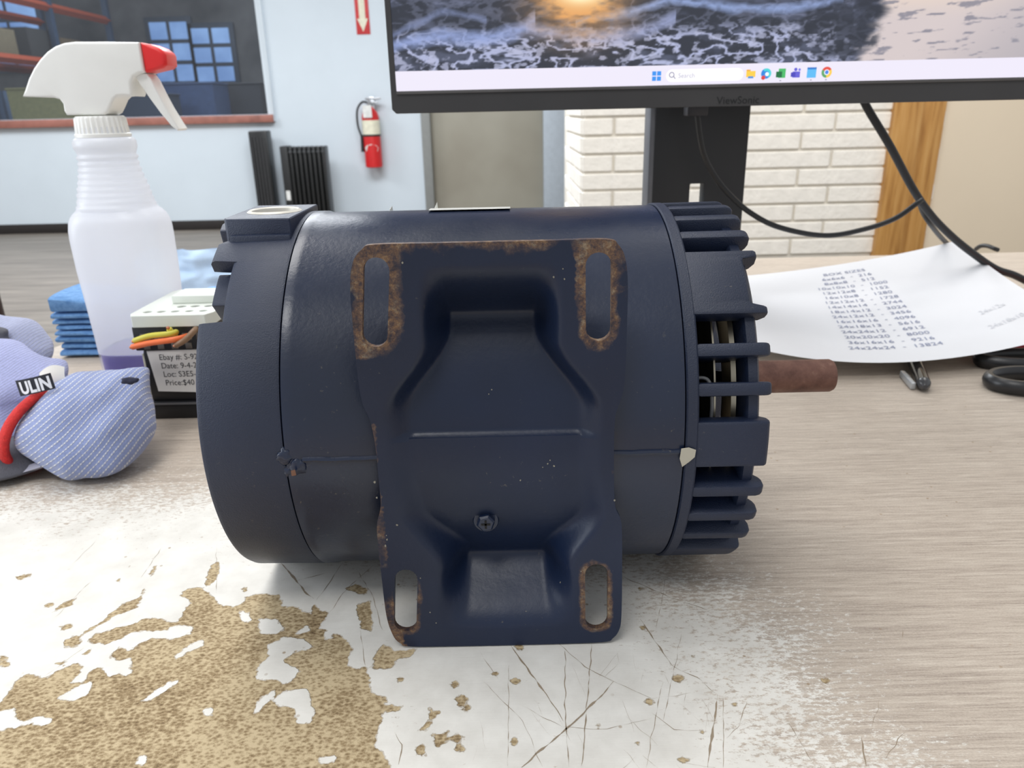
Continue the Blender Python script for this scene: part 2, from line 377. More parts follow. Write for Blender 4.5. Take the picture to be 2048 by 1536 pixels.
part('arrow', MB().plate([(sx, z0+.02), (sx+sw*.78, z0+.12), (sx+sw*.45, z0+.12), (sx+sw*.45, z0+.40), (sx-sw*.45, z0+.40), (sx-sw*.45, z0+.12), (sx-sw*.78, z0+.12)], [], lambda u, v, w: (u, WY-.0065-w, v), .001), mat('label_cream', (232, 228, 205), .5), sg, label='white arrow pointing down', smooth=0)
# ------------------------------------------------------------------ the desk
t = NT('worn_desk_laminate')
chip = t.attr('chip'); worn = t.attr('worn')
P = t.coords()
nf = t.noise(330, 3, .6, P); nm = t.noise(90, 4, .6, P)
sd = t.math('ADD', chip, t.math('ADD', t.math('MULTIPLY', t.math('SUBTRACT', nf, .5), .0034), t.math('MULTIPLY', t.math('SUBTRACT', nm, .5), .0042)))
isch = t.math('MULTIPLY', sd, 3500., clamp=True)      # 1 inside chips (positive)
rim = t.math('SUBTRACT', 1., t.math('MULTIPLY', t.math('ABSOLUTE', sd), 2800.), clamp=True)
vs = t.coords((1, 18, 1)); st1 = t.noise(75, 7, .75, vs); vs2 = t.coords((1, 30, 1)); st2 = t.noise(16, 6, .65, vs2); gr = t.noise(900, 3, .8, t.coords((1, 2.2, 1)))
lam = t.ramp(t.math('ADD', t.math('MULTIPLY', st1, .42), t.math('ADD', t.math('MULTIPLY', st2, .33), t.math('MULTIPLY', gr, .25))), [(.38, s2l((150, 137, 126))), (.5, s2l((186, 173, 159))), (.62, s2l((212, 201, 187)))])
wn = t.noise(420, 5, .8, t.coords((.7, 1.4, 1))); wn2 = t.noise(26, 4, .6, P)
wmask = t.math('ADD', worn, t.math('ADD', t.math('MULTIPLY', t.math('SUBTRACT', wn, .5), 2.3), t.math('MULTIPLY', t.math('SUBTRACT', wn2, .5), .7)))
wmask = t.ramp(wmask, [(.38, 0.), (.62, 1.)])
white = t.ramp(t.noise(50, 5, .6, P), [(.3, s2l((212, 208, 200))), (.7, s2l((232, 229, 222)))])
top = t.mix(wmask, lam, white)
vo = t.add('ShaderNodeTexVoronoi'); vo.inputs['Scale'].default_value = 130; t.l.new(P, vo.inputs['Vector'])
spk = t.math('MULTIPLY', t.ramp(vo.outputs['Distance'], [(.07, 1.), (.11, 0.)]), t.ramp(t.noise(18, 3, .5, P), [(.52, 0.), (.62, 1.)]))
top = t.mix(t.math('MULTIPLY', spk, .75), top, s2l((150, 126, 96)))
pn = t.noise(620, 4, .85, P); pn2 = t.noise(40, 3, .6, P); v3 = t.coords((1, 1.6, 1)); vo2 = t.add('ShaderNodeTexVoronoi'); vo2.inputs['Scale'].default_value = 520; t.l.new(v3, vo2.inputs['Vector'])
pcol = t.ramp(t.math('ADD', t.math('MULTIPLY', pn, .55), t.math('ADD', t.math('MULTIPLY', vo2.outputs['Distance'], .28), t.math('MULTIPLY', pn2, .35))), [(.36, s2l((100, 80, 56))), (.52, s2l((148, 127, 95))), (.68, s2l((196, 177, 143)))])
c = t.mix(isch, top, pcol); c = t.mix(t.math('MULTIPLY', rim, .55), c, s2l((140, 118, 86)))
t.set('Base Color', c); t.set('Roughness', t.ramp(isch, [(0, .58), (1, .9)])); t.set('Specular IOR Level', .3)
hh = t.math('ADD', t.math('MULTIPLY', isch, -.6), t.math('ADD', t.math('MULTIPLY', t.math('MULTIPLY', pn, isch), .5), t.math('MULTIPLY', st1, .12)))
t.bump(hh, .0006, .9); DESKM = t.m
dsk = thing('desk', 'worn grey woodgrain desk with chipped white patches under the motor', 'desk', (.5, .5, -DZ))
c5 = lambda p: (p[0]*.43945, 1050+p[1]*.43945)
c6 = lambda p: (900+p[0]*.5605, 1050+p[1]*.5605)
ld = lambda L, f=c5: [tuple(atz(*f(p))[:2]) for p in L]
main = [(-420, 1060), (-300, 930), (-180, 905), (-60, 850), (20, 790), (80, 700), (120, 675), (210, 695), (290, 650), (350, 628), (388, 640), (350, 690), (330, 715), (380, 715), (430, 650), (470, 650), (500, 690), (540, 670), (560, 690), (600, 680), (598, 600), (540, 615), (500, 600), (540, 560), (590, 575), (640, 540), (700, 515), (780, 520), (880, 495), (870, 460), (800, 455), (760, 480), (700, 480), (600, 490), (540, 520), (480, 545), (410, 530), (430, 500), (520, 470), (600, 455), (640, 430), (720, 425), (800, 445), (830, 420), (840, 380), (870, 350), (825, 320), (850, 290), (920, 280), (945, 300), (1000, 360), (1060, 375), (1110, 350), (1110, 325), (1180, 310), (1265, 320), (1290, 370), (1350, 370), (1420, 410), (1425, 345), (1450, 380), (1490, 400), (1450, 470), (1550, 500), (1600, 560), (1580, 640), (1620, 660), (1660, 650), (1680, 720), (1700, 770), (1760, 780), (1740, 860), (1720, 920), (1700, 1000), (1750, 1050), (1780, 1106), (1760, 1190), (1650, 1230), (1600, 1330), (1400, 1380), (1220, 1500), (950, 1480), (760, 1600), (500, 1540), (260, 1600), (60, 1480), (-180, 1500), (-300, 1360), (-480, 1300)]
holes = [[(1180, 430), (1260, 430), (1310, 470), (1250, 500), (1190, 495)], [(1085, 395), (1130, 400), (1135, 440), (1100, 435)],
 [(1220, 540), (1300, 510), (1380, 520), (1420, 560), (1340, 575), (1290, 620), (1370, 665), (1300, 725), (1250, 690), (1220, 705), (1165, 695), (1170, 650), (1220, 600)],
 [(795, 595), (860, 545), (935, 515), (920, 550), (850, 585), (800, 612)], [(650, 800), (700, 760), (780, 710), (830, 702), (760, 750), (690, 795)],
 [(1155, 852), (1190, 780), (1250, 750), (1250, 780), (1200, 820), (1170, 860)], [(1240, 800), (1290, 755), (1400, 738), (1410, 800), (1432, 850), (1400, 908), (1350, 895), (1345, 835), (1290, 830)],
 [(-60, 860), (60, 838), (90, 895), (180, 872), (238, 880), (215, 918), (130, 905), (60, 925), (-60, 950)], [(270, 785), (360, 730), (412, 718), (400, 770), (330, 795)], [(930, 838), (962, 840), (955, 862), (928, 862)], [(640, 1050), (662, 1050), (655, 1085), (625, 1085)], [(1450, 1065), (1530, 1050), (1530, 1080), (1470, 1085)], [(590, 490), (690, 480), (680, 525), (600, 530)],
 [(1340, 490), (1400, 455), (1415, 480), (1350, 505)], [(1480, 480), (1505, 475), (1510, 520), (1485, 518)]]
isl = [[(925, 275), (975, 155), (1000, 160), (1000, 200), (985, 250), (940, 290)], [(380, 490), (480, 430), (560, 355), (620, 335), (650, 290), (665, 285), (625, 380), (550, 400), (440, 460), (350, 520)],
 [(280, 530), (340, 500), (375, 520), (350, 555), (290, 560)], [(255, 460), (330, 448), (330, 466), (290, 477)], [(65, 238), (150, 213), (157, 225), (90, 247)], [(290, 350), (345, 332), (330, 365), (235, 398)],
 [(680, 200), (718, 172), (710, 210), (683, 237)], [(1098, 290), (1122, 278), (1127, 300), (1105, 312)], [(1630, 360), (1680, 345), (1700, 400), (1690, 480), (1640, 470), (1625, 400)],
 [(1740, 540), (1800, 570), (1900, 560), (1880, 600), (1800, 610), (1790, 650), (1710, 650), (1700, 600)], [(1950, 830), (2000, 850), (1950, 930), (1900, 940), (1940, 880)], [(208, 357), (245, 350), (242, 372), (215, 374)],
 [(1570, 290), (1620, 268), (1672, 290), (1660, 322), (1600, 300)], [(1755, 822), (1832, 828), (1800, 852), (1760, 850)], [(1888, 1010), (1930, 1000), (1940, 1052), (1890, 1052)], [(1970, 960), (2040, 940), (2040, 1000), (1990, 1010)],
 [(560, 205), (590, 185), (580, 208)], [(520, 255), (548, 242), (540, 262)], [(255, 630), (300, 618), (290, 640)], [(370, 590), (410, 565), (400, 590)], [(1130, 165), (1150, 150), (1150, 172)], [(0, 590), (35, 600), (40, 640), (0, 640)], [(1800, 700), (1835, 690), (1838, 720), (1810, 722)]]
isl6 = [[(x-r*1.1, y), (x, y-r*.7), (x+r*1.1, y), (x+r*.3, y+r*.75), (x-r*.5, y+r*.6)] for x, y, r in [(812, 545, 24), (712, 628, 13), (235, 555, 13), (160, 530, 11), (245, 435, 14), (230, 772, 17), (532, 718, 12), (900, 733, 15), (40, 622, 22), (25, 762, 28), (20, 570, 20), (1342, 552, 15), (836, 838, 18), (688, 366, 12), (645, 270, 7), (1015, 640, 8), (1115, 818, 8), (60, 655, 12), (670, 780, 9), (850, 345, 7), (870, 470, 8), (680, 228, 9), (1062, 325, 8), (30, 800, 26)]]
def lines(a, b, h):
    return list(np.arange(a, b, h))
xs = lines(-.62, -.30, .02)+lines(-.30, .17, .0013)+lines(.17, .4, .006)+lines(.4, 1.72, .04)
ys = lines(-.20, .11, .03)+lines(.11, .31, .0013)+lines(.31, .5, .006)+lines(.5, 1.09, .03)
X, Y = np.meshgrid(np.array(xs), np.array(ys)); nx = len(xs); ny = len(ys); px = X.ravel(); py = Y.ravel()
sk = .19*(py-.68)                                   # the left edge of the desk runs slightly askew
lx = np.where(px < -.30, -.30+(px+.30)/.32*(-.30+.446-sk*1.0), px); px = lx; px[(np.arange(nx*ny) % nx) == 0] = (-.446+sk)[(np.arange(nx*ny) % nx) == 0]
def sdf(poly):
    P = np.array(poly); n = len(P); d2 = np.full(px.shape, 1e9); ins = np.zeros(px.shape, bool)
    for i in range(n):
        ax, ay = P[i]; bx, by = P[(i+1) % n]; ex_, ey_ = bx-ax, by-ay
        tt = np.clip(((px-ax)*ex_+(py-ay)*ey_)/(ex_**2+ey_**2+1e-12), 0, 1)
        d2 = np.minimum(d2, (px-ax-tt*ex_)**2+(py-ay-tt*ey_)**2)
        cnd = ((ay > py) != (by > py)); xi = (bx-ax)*(py-ay)/(by-ay+1e-12)+ax; ins ^= cnd & (px < xi)
    return np.where(ins, 1, -1)*np.sqrt(d2)
f = sdf(ld(main))
for h in holes: f = np.minimum(f, -sdf(ld(h)))
for h in isl: f = np.maximum(f, sdf(ld(h)))
for h in isl6: f = np.maximum(f, sdf(ld(h, c6)))
f = np.clip(f, -.02, .02)
wpoly = [tuple(atz(*p)[:2]) for p in [(-300, 1000), (150, 990), (420, 985), (700, 1040), (1000, 1110), (1300, 1130), (1440, 1200), (1560, 1340), (1650, 1480), (1760, 1600), (1900, 2200), (-900, 2200)]]
w_ = np.clip(.5+sdf(wpoly)/.13, 0, 1)
me = bpy.data.meshes.new('desktop'); b0 = BASE[dsk.name]
me.from_pydata([(a-b0.x, b-b0.y, -b0.z) for a, b in zip(px.tolist(), py.tolist())], [], [(j*nx+i, j*nx+i+1, (j+1)*nx+i+1, (j+1)*nx+i) for j in range(ny-1) for i in range(nx-1)])
for nm_, arr in (('chip', f), ('worn', w_)):
    at_ = me.attributes.new(nm_, 'FLOAT', 'POINT'); at_.data.foreach_set('value', arr.astype(np.float32))
me.materials.append(DESKM); me.shade_smooth()
dt = bpy.data.objects.new('desktop', me); COL.objects.link(dt); dt.parent = dsk
el = lambda y: -.446+.19*(y-.68)
m = MB(); m.plate([(el(-.2), -.2), (1.70, -.2), (1.70, 1.06), (el(1.06), 1.06)], [], lambda u, v, w: (u, v, -.0008-w), .028)
part('slab', m, mat('desk_edge', (120, 110, 100), .6), dsk)
for x, y in ((-.45, -.12), (1.62, -.12), (-.27, .98), (1.62, .98)): part('leg', MB().box(x, x+.05, y, y+.05, -DZ, -.029), mat('grey_metal', (110, 112, 115), .4, .5), dsk, bevel=.003)
# scratches: thin grooves in the laminate, kept as one piece of relief
m = MB()
def scratch(L, f, w):
    P2 = [Vector(atz(*f(p))) for p in L]; pts = []
    for i in range(len(P2)-1):
        n = max(2, int((P2[i+1]-P2[i]).length/.0015))
        for k in range(n): pts.append(P2[i].lerp(P2[i+1], k/n))
    pts.append(P2[-1]); r0 = []; r1 = []
    for i, p in enumerate(pts):
        d = (pts[min(i+1, len(pts)-1)]-pts[max(i-1, 0)]).normalized(); nn = Vector((-d.y, d.x, 0))
        p = p+nn*(noise.noise(p*180)*.0006); ww = w*max(.06, (.55+1.1*noise.noise(p*300+Vector((w*9000, 0, 0)))))*min(1, .2+min(i, len(pts)-1-i)*.25)
        r0.append((p+nn*ww+Vector((0, 0, .00006)))); r1.append((p-nn*ww+Vector((0, 0, .00006))))
    o = len(m.v); n = len(r0); m.v += [tuple(q) for q in r0]+[tuple(q) for q in r1]
    m.f += [(o+i, o+i+1, o+n+i+1, o+n+i) for i in range(n-1)]
for L, w in [([(215, 430), (330, 585), (405, 700)], .00035), ([(585, 560), (480, 670), (255, 865)], .0005), ([(505, 420), (490, 640), (470, 860)], .00025), ([(410, 450), (412, 700), (425, 865)], .0003), ([(385, 420), (480, 505), (585, 560)], .00018), ([(615, 185), (790, 260), (955, 315)], .00028), ([(680, 335), (735, 420), (790, 500)], .0004), ([(790, 500), (880, 545), (950, 600)], .00018),
  ([(955, 605), (938, 730), (920, 865)], .0005), ([(975, 610), (975, 865)], .00018), ([(1060, 630), (1030, 720), (985, 760)], .00018), ([(825, 390), (800, 520), (760, 700)], .00012), ([(770, 190), (735, 370)], .00016), ([(1200, 690), (1300, 860)], .00014), ([(1535, 620), (1500, 740)], .0001), ([(1470, 755), (1480, 860)], .0005), ([(1620, 740), (1550, 840)], .00015), ([(1615, 370), (1612, 410)], .0002), ([(210, 500), (205, 860)], .00012), ([(250, 640), (400, 720), (560, 730), (720, 690)], .0001), ([(560, 545), (720, 620), (860, 600)], .0001), ([(720, 670), (800, 730), (900, 735)], .00015), ([(120, 560), (260, 700), (330, 865)], .0001), ([(700, 865), (730, 700), (760, 560)], .00014)]: scratch(L, c6, w)
for L, w in [([(1265, 160), (1330, 230), (1385, 300), (1425, 335)], .00055), ([(1640, 480), (1660, 640)], .0002), ([(985, 100), (985, 310)], .00012), ([(1345, 255), (1500, 215)], .0002), ([(1560, 170), (1480, 290), (1440, 340)], .00018), ([(1700, 180), (1560, 310), (1500, 400)], .00018), ([(1000, 70), (1060, 62)], .0003), ([(740, 100), (640, 240)], .0001), ([(450, 60), (330, 180)], .00008), ([(420, 250), (250, 420)], .00008), ([(380, 560), (200, 690)], .0001), ([(1800, 950), (1830, 1000), (1815, 1090)], .0003), ([(1620, 200), (1700, 330), (1740, 480)], .00015)]: scratch(L, c5, w)
rs = random.Random(3)
for i in range(30):
    x = rs.uniform(950, 1420); y = rs.uniform(1290, 1530); a = rs.gauss(1.4, .5); l = rs.uniform(15, 90)
    scratch([(x, y), (x+l*cos(a), y+l*sin(a))], lambda p: p, rs.uniform(.00004, .00009))
part('scratch', m, mat('scratch_brown', (150, 134, 114), .8), dsk, kind='stuff', label='fine dark scratches in the laminate', smooth=0)

# ------------------------------------------------------------------ the electric motor
AY = .340; AZ = .083
def paint(name, rough, bump, bs, dust=.35, spec=.6):
    t = NT(name); P = t.coords()
    base = t.ramp(t.noise(9, 4, .6, P), [(.3, s2l((15, 26, 48))), (.7, s2l((22, 36, 64)))])
    d = t.math('MULTIPLY', t.ramp(t.noise(420, 3, .7, P), [(.66, 0.), (.74, 1.)]), t.ramp(t.noise(22, 3, .6, P), [(.45, 0.), (.7, 1.)]))
    c = t.mix(t.math('MULTIPLY', d, dust), base, s2l((150, 140, 118)))
    t.set('Base Color', c); t.set('Roughness', t.ramp(t.noise(30, 4, .6, P), [(.3, rough-.06), (.7, rough+.08)])); t.set('Specular IOR Level', spec)
    t.bump(t.noise(bs, 4, .6, P), bump); MATS[name] = t.m; return t
PAINT = paint('navy_paint', .30, .00008, 500).m; CAST = paint('navy_cast', .46, .00022, 1900, .3).m
t = paint('navy_base_paint', .38, .0001, 400, spec=.42)
rust = t.attr('rust'); P = t.coords(); n1 = t.noise(140, 5, .7, P); n2 = t.noise(45, 4, .6, P)
msk = t.ramp(t.math('ADD', rust, t.math('ADD', t.math('MULTIPLY', t.math('SUBTRACT', n1, .5), .9), t.math('MULTIPLY', t.math('SUBTRACT', n2, .5), 2.2))), [(.44, 0.), (.86, .95)])
msk = t.math('MULTIPLY', msk, t.ramp(t.noise(420, 4, .8, P), [(.38, .45), (.55, 1.)]))
rc = t.ramp(t.noise(190, 6, .8, P), [(.36, s2l((50, 42, 44))), (.46, s2l((92, 70, 58))), (.54, s2l((120, 92, 66))), (.66, s2l((148, 134, 112)))])
old = t.b.inputs['Base Color'].links[0].from_socket
t.set('Base Color', t.mix(msk, old, rc)); oldr = t.b.inputs['Roughness'].links[0].from_socket
t.set('Roughness', t.math('ADD', oldr, t.math('MULTIPLY', msk, .35), clamp=True)); BASEP = t.m
mo = thing('electric_motor', 'dark navy blue electric motor lying with its rusty slotted foot plate facing front', 'motor', (-.01, AY, 0))
C = (0, AY, AZ)
shell = part('shell', MB().lathe([(-.0865, .060), (-.0865, .0818), (-.0861, .0826), (-.082, .0826), (-.0808, .0819), (.0645, .0819), (.0648, .0812), (.0648, .06)], 'X', C, 160), PAINT, mo, label='smooth navy sheet steel shell')
# weld seam and crimps along the shell
def oncyl(x, phi, r): return Vector((x, AY-r*cos(phi), AZ+r*sin(phi)))
pts = [oncyl(-.08+.145*k/60, radians(.2)+.004*noise.noise(Vector((k*.3, 0, 0))), .0817) for k in range(61)]
part('weld_seam', MB().tube(pts, [.0012*(1+.35*noise.noise(Vector((k*.9, 1, 0)))) for k in range(61)], 8), PAINT, shell)
def blob(c, r, sq=(1, .6, 1), seed=0):
    m = MB(); c = Vector(c)
    def fn(u, v):
        a = 2*pi*u; b = pi*(v-.5); d = Vector((cos(a)*cos(b)*sq[0], sin(a)*cos(b)*sq[1], sin(b)*sq[2]))
        return c+d*r*(1+.35*noise.noise(d*2.2+Vector((seed, 0, 0))))
    return m.grid(fn, 20, 12)
for i, (x, ph, r) in enumerate([(-.0865, 1.5, .0035), (-.0825, -1.5, .0036), (-.086, -3.0, .0024)]):
    part('crimp', blob(oncyl(x, radians(ph), .0815), r, seed=i*3), PAINT, shell, smooth=60)
chipm = mat('bare_primer', (176, 172, 158), .6)
def decal(pts, r=.0834):
    m = MB(); n = len(pts); cx_ = sum(p[0] for p in pts)/n; cz_ = sum(p[1] for p in pts)/n
    m.v = [tuple(oncyl(cx_, cz_/r, r+.00015))]+[tuple(oncyl(a, b/r, r)) for a, b in pts]; m.f = [(0, i+1, (i+1) % n+1) for i in range(n)]; return m
part('paint_chip', decal([(.0628, -.002), (.0632, .0022), (.066, .0026), (.0688, .0015), (.0685, -.0015), (.0665, -.0035), (.0640, -.0056), (.0633, -.0035)]), chipm, mo, label='bare grey patch where the paint is chipped')
part('paint_chip', decal([(-.0838, -.0022), (-.0822, -.0018), (-.082, -.0042), (-.0838, -.0045)], .0858), mat('bare_rust', (120, 84, 66), .7), mo, label='small rusty paint chip on the crimp')
# nameplate on the far side of the top
m = MB()
nfn = lambda u, v: oncyl(-.035+.036*u, radians(88+20*v), .0823+.0004*(1-v))
m.grid(nfn, 12, 8)
part('nameplate', m, mat('nameplate_white', (205, 205, 198), .4), mo, label='thin pale edge of the nameplate on top', fix=False)
m = MB()
for x, h in ((-.0335, .0035), (-.054, .002)):
    p = oncyl(x, radians(96), .082); m.add([p, p+Vector((.0016, 0, 0)), p+Vector((.0014, 0, h)), p+Vector((.0002, .0005, .001)), p+Vector((0, .001, 0))], [(0, 1, 2, 3), (0, 3, 4), (3, 2, 1, 4)])
part('burr', m, mat('nameplate_white', (205, 205, 198), .4), mo, smooth=0)
# left end bell with its cut-outs
def xl(phd):
    if 37.5 < phd < 58: return -.1095
    if 66 < phd < 73: return -.1215+.0075*sqrt(max(0, 1-((phd-69.5)/3.5)**2))
    if 122 < phd < 143: return -.1095
    return -.1185
NP = 720; RB_ = .0822
prof = lambda xL: [(-.0868, .070), (-.0868, RB_), (-.0878, RB_+.0004), (xL+.0022, RB_), (xL+.0007, RB_-.0006), (xL, RB_-.0018), (xL, RB_-.0058), (xL+.003, RB_-.0062), (-.105, RB_-.0065), (-.105, .055)]
rings = []
for k in range(NP):
    ph = 360*k/NP; pr = prof(xl(ph)); rings.append([oncyl(a, radians(ph), r) for a, r in pr])
m = MB(); n = len(rings[0]); m.v = [tuple(p) for r in rings for p in r]
for i in range(NP):
    for j in range(n-1): a = i*n+j; b = ((i+1) % NP)*n+j; m.f.append((a, a+1, b+1, b))
eb = part('rear_end_bell', m, CAST, mo, label='rough cast navy end bell at the left')
part('end_disc', MB().lathe([(-.112, .012), (-.112, .050), (-.1055, .052), (-.1055, .0765), (-.095, .0765)], 'X', C, 96), CAST, mo)
for (p0, p1, xx) in ((46, 58.5, -.1175), (24, 36, -.116), (100, 118, -.1175), (200, 222, -.116), (300, 330, -.116), (150, 170, -.116)):
    m = MB(); R0, R1 = .062, .0745; n = 10; rr = []
    for k in range(n+1):
        ph = radians(p0+(p1-p0)*k/n); rr.append([oncyl(xx, ph, R0), oncyl(xx, ph, R1), oncyl(-.104, ph, R1), oncyl(-.104, ph, R0)])
    m.loft(rr); part('end_rib', m, CAST, mo, bevel=.0008)
m = MB(); rr = []
for k in range(9):
    ph = radians(72.5+10*k/8); e_ = .0012*abs(k-4)/4; rr.append([oncyl(-.1212+e_, ph, .068), oncyl(-.1212+e_, ph, .0826), oncyl(-.108, ph, .0826), oncyl(-.108, ph, .068)])
m.loft(rr); part('lug', m, CAST, mo, bevel=.0008)
# conduit pad with threaded hole
px0, px1, py0, py1 = -.1165, -.0885, .309, .357
hc = (-.1015, .333)
circ = [(hc[0]+.0102*cos(2*pi*k/48), hc[1]+.0102*sin(2*pi*k/48)) for k in range(48)]
pad = part('conduit_pad', MB().plate([(px0+.002, py0), (px1, py0), (px1, py1), (px0, py1), (px0, py0+.004)], [circ], lambda u, v, w: (u, v, .1672-w), .022), CAST, mo, label='flat raised conduit pad', bevel=.0004, seg=1)
pr = [(.1660, .0092), (.1676, .0096), (.1681, .0104), (.1673, .0116)]
for k in range(7): pr = [(.1650-.0018*k-.0009, .0098), (.1650-.0018*k, .0091)]+pr
part('threaded_ring', MB().lathe(pr, 'Z', (hc[0], hc[1], 0), 48, cap=False), mat('bright_steel', (222, 217, 205), .4, .1), pad, label='bright threaded ring', fix=False)
part('raised_hole_floor', MB().lathe([(.1475, .001), (.1630, .001), (.1640, .0095), (.1475, .0095)], 'Z', (hc[0], hc[1], 0), 40), mat('dull_steel', (170, 165, 152), .5, .0), pad)  # hole floor raised and paled so the opening looks bright, no real plug
part('pad_ledge', MB().box(px0+.003, px1, .3070, .312, .150, .1610), CAST, pad, bevel=.0012)
# drive end bell
fe = part('front_end_bell', MB().lathe([(.0650, .060), (.0650, .0822), (.0655, .0828), (.0690, .0828), (.0697, .0822), (.0697, .068), (.0680, .066)], 'X', C, 160), CAST, mo, label='rough cast navy end bell at the right with open vents')
part('end_ring', MB().lathe([(.0885, .045), (.0885, .0770), (.0893, .0785), (.0928, .0785), (.0938, .0770), (.0938, .045), (.0885, .045)], 'X', C, 120, cap=False), CAST, fe)
part('bearing_hub', MB().lathe([(.086, .010), (.086, .030), (.094, .028), (.0965, .020), (.0965, .0085)], 'X', C, 64), CAST, fe)
m = MB()
for k in range(6):
    ph = 2*pi*k/6+.3; d = Vector((0, -cos(ph), sin(ph))); q = Vector((0, sin(ph), cos(ph)))
    c_ = Vector(C); m.loft([[c_+Vector((x, 0, 0))+d*r+q*s for x, s in ((.087, -.005), (.087, .005), (.0925, .005), (.0925, -.005))] for r in (.024, .050)])
part('spoke', m, CAST, fe)
fins = [27.2, 16.8, -12.8, -22.8, -33, 64.8, 74.6, 84.6, 95, 105, 115]
fins += [180-a for a in (27.2, 16.8, -12.8, -22.8, -33)]+[-75, -85, -95, -105]
def fin(ph, w0=.0026, w1=.0017, xend=.0972):
    m = MB(); ph = radians(ph); d = Vector((0, -cos(ph), sin(ph))); q = Vector((0, sin(ph), cos(ph))); c_ = Vector(C)
    prof = [(.0693, .060), (.0693, .0826), (xend-.003, .0828), (xend-.0008, .0822), (xend, .0808), (xend, .0780), (xend-.0008, .0762), (.0940, .0735), (.0935, .066), (.0885, .060)]
    m.loft([[c_+Vector((x, 0, 0))+d*r+q*s*(w1+(w0-w1)*(r-.060)/.023) for x, r in prof] for s in (-1, 1)])
    return m
for a in fins: part('fin', fin(a), CAST, fe, bevel=.0011, seg=2)
def block(p0, p1, x1, rec=0):
    m = MB(); rr = []; n = max(6, int(abs(p1-p0)))
    for k in range(n+1):
        ph = radians(p0+(p1-p0)*k/n); edge = min(k, n-k); xe = x1 if not rec else (x1 if edge <= 2 else x1-rec)
        rr.append([oncyl(x, ph, r) for x, r in ((.0690, .0745), (.0690, .0827), (xe-.0015, .0828), (xe-.0003, .0822), (xe, .0808), (xe, .0775), (xe-.002, .0745))])
    m.loft(rr); return m
part('block', block(36.8, 57.2, .0975, .006), CAST, fe, bevel=.0008, seg=2)
part('block', block(-4.6, 8.4, .0968), CAST, fe, bevel=.0010, seg=2)
for a, b in ((-43, -63), (171.6, 184.6), (122.8, 143.2), (-117, -137)): part('block', block(min(a, b), max(a, b), .0970), CAST, fe, bevel=.001, seg=2)
stl = mat('inner_steel', (176, 168, 150), .3, .85)
part('stator', MB().lathe([(.060, .05), (.060, .0755), (.0660, .0755), (.0662, .050), (.083, .046), (.083, .01)], 'X', C, 64), mat('dark_hole', (14, 14, 16), .8), mo)
part('baffle', MB().lathe([(.0785, .045), (.0785, .0700), (.0792, .0700), (.0792, .045)], 'X', C, 96), stl, mo, label='thin steel baffle edge inside the vents')
part('fan_ring', MB().lathe([(.0855, .056), (.0862, .0665), (.0880, .0672), (.0880, .058)], 'X', C, 96, cap=False), stl, mo, label='steel ring inside the vents')
part('lead_wire', MB().tube(spline([oncyl(.067, radians(19.5), .072), oncyl(.0735, radians(20), .073), oncyl(.0762, radians(18), .073), oncyl(.0768, radians(12), .0735), oncyl(.0768, radians(5), .072)]), .0007, 8), mat('wire_grey', (120, 120, 122), .4), mo)
part('shaft', MB().lathe([(.060, .0079), (.1525, .0079), (.1540, .0072), (.1545, .006)], 'X', C, 48), None or (lambda t: (t.set('Base Color', t.ramp(t.noise(120, 5, .7), [(.3, s2l((92, 62, 54))), (.6, s2l((122, 88, 76))), (.8, s2l((150, 122, 108)))])), t.set('Roughness', .55), t.set('Metallic', .35), t.m)[-1])(NT('rusty_shaft')), mo, label='rusty brown shaft')
part('key_paint', blob(oncyl(.0985, radians(55), .0095), .002, (1.2, .5, .5)), mat('yellow_paint', (226, 170, 30), .5), mo, label='yellow dab on the shaft')
# foot plate (pressed sheet with four slots)
PY = .252
ol = [(-.0545, .150), (-.0548, .135), (-.0548, .118), (-.0540, .108), (-.0518, .101), (-.0508, .090), (-.0507, .075), (-.0509, .066), (-.0529, .0585), (-.0533, .050), (-.0531, .035), (-.0526, .016), (-.0505, .0062), (-.0478, .0026), (-.044, .0010),
      (-.020, .0006), (.010, .0006), (.0345, .0010), (.0388, .0028), (.0412, .0066), (.0420, .0125), (.0418, .030), (.0413, .048), (.0406, .0575), (.0382, .0640), (.0375, .075), (.0371, .092), (.0374, .1015), (.0396, .109), (.0404, .117), (.0405, .135), (.0403, .150), (.0392, .1585), (.0368, .1630), (.0325, .1650), (.010, .1650), (-.020, .1650), (-.0445, .1650), (-.0492, .1636), (-.0528, .1590)]
OL = [tuple(p) for p in spline([Vector((a, b, 0)) for a, b in ol], 5, True)]; OL = [(p[0], p[1]) for p in OL]
def stad(xa, za, xb, zb, r, n=10):
    A = Vector((xa, za)); B = Vector((xb, zb)); d = (A-B).normalized(); q = Vector((-d.y, d.x)); L = []
    for k in range(n+1): a = pi*k/n; L.append(tuple(A+d*r*sin(a)+q*r*cos(a)))
    for k in range(n+1): a = pi*k/n; L.append(tuple(B-d*r*sin(a)-q*r*cos(a)))
    return L
slots = [(-.0450, .1563, -.0474, .1336, .0044), (.0302, .1563, .0306, .1340, .0044), (-.0435, .0333, -.0452, .0131, .0045), (.0316, .0338, .0320, .0121, .0045)]
SL = [stad(*s) for s in slots]
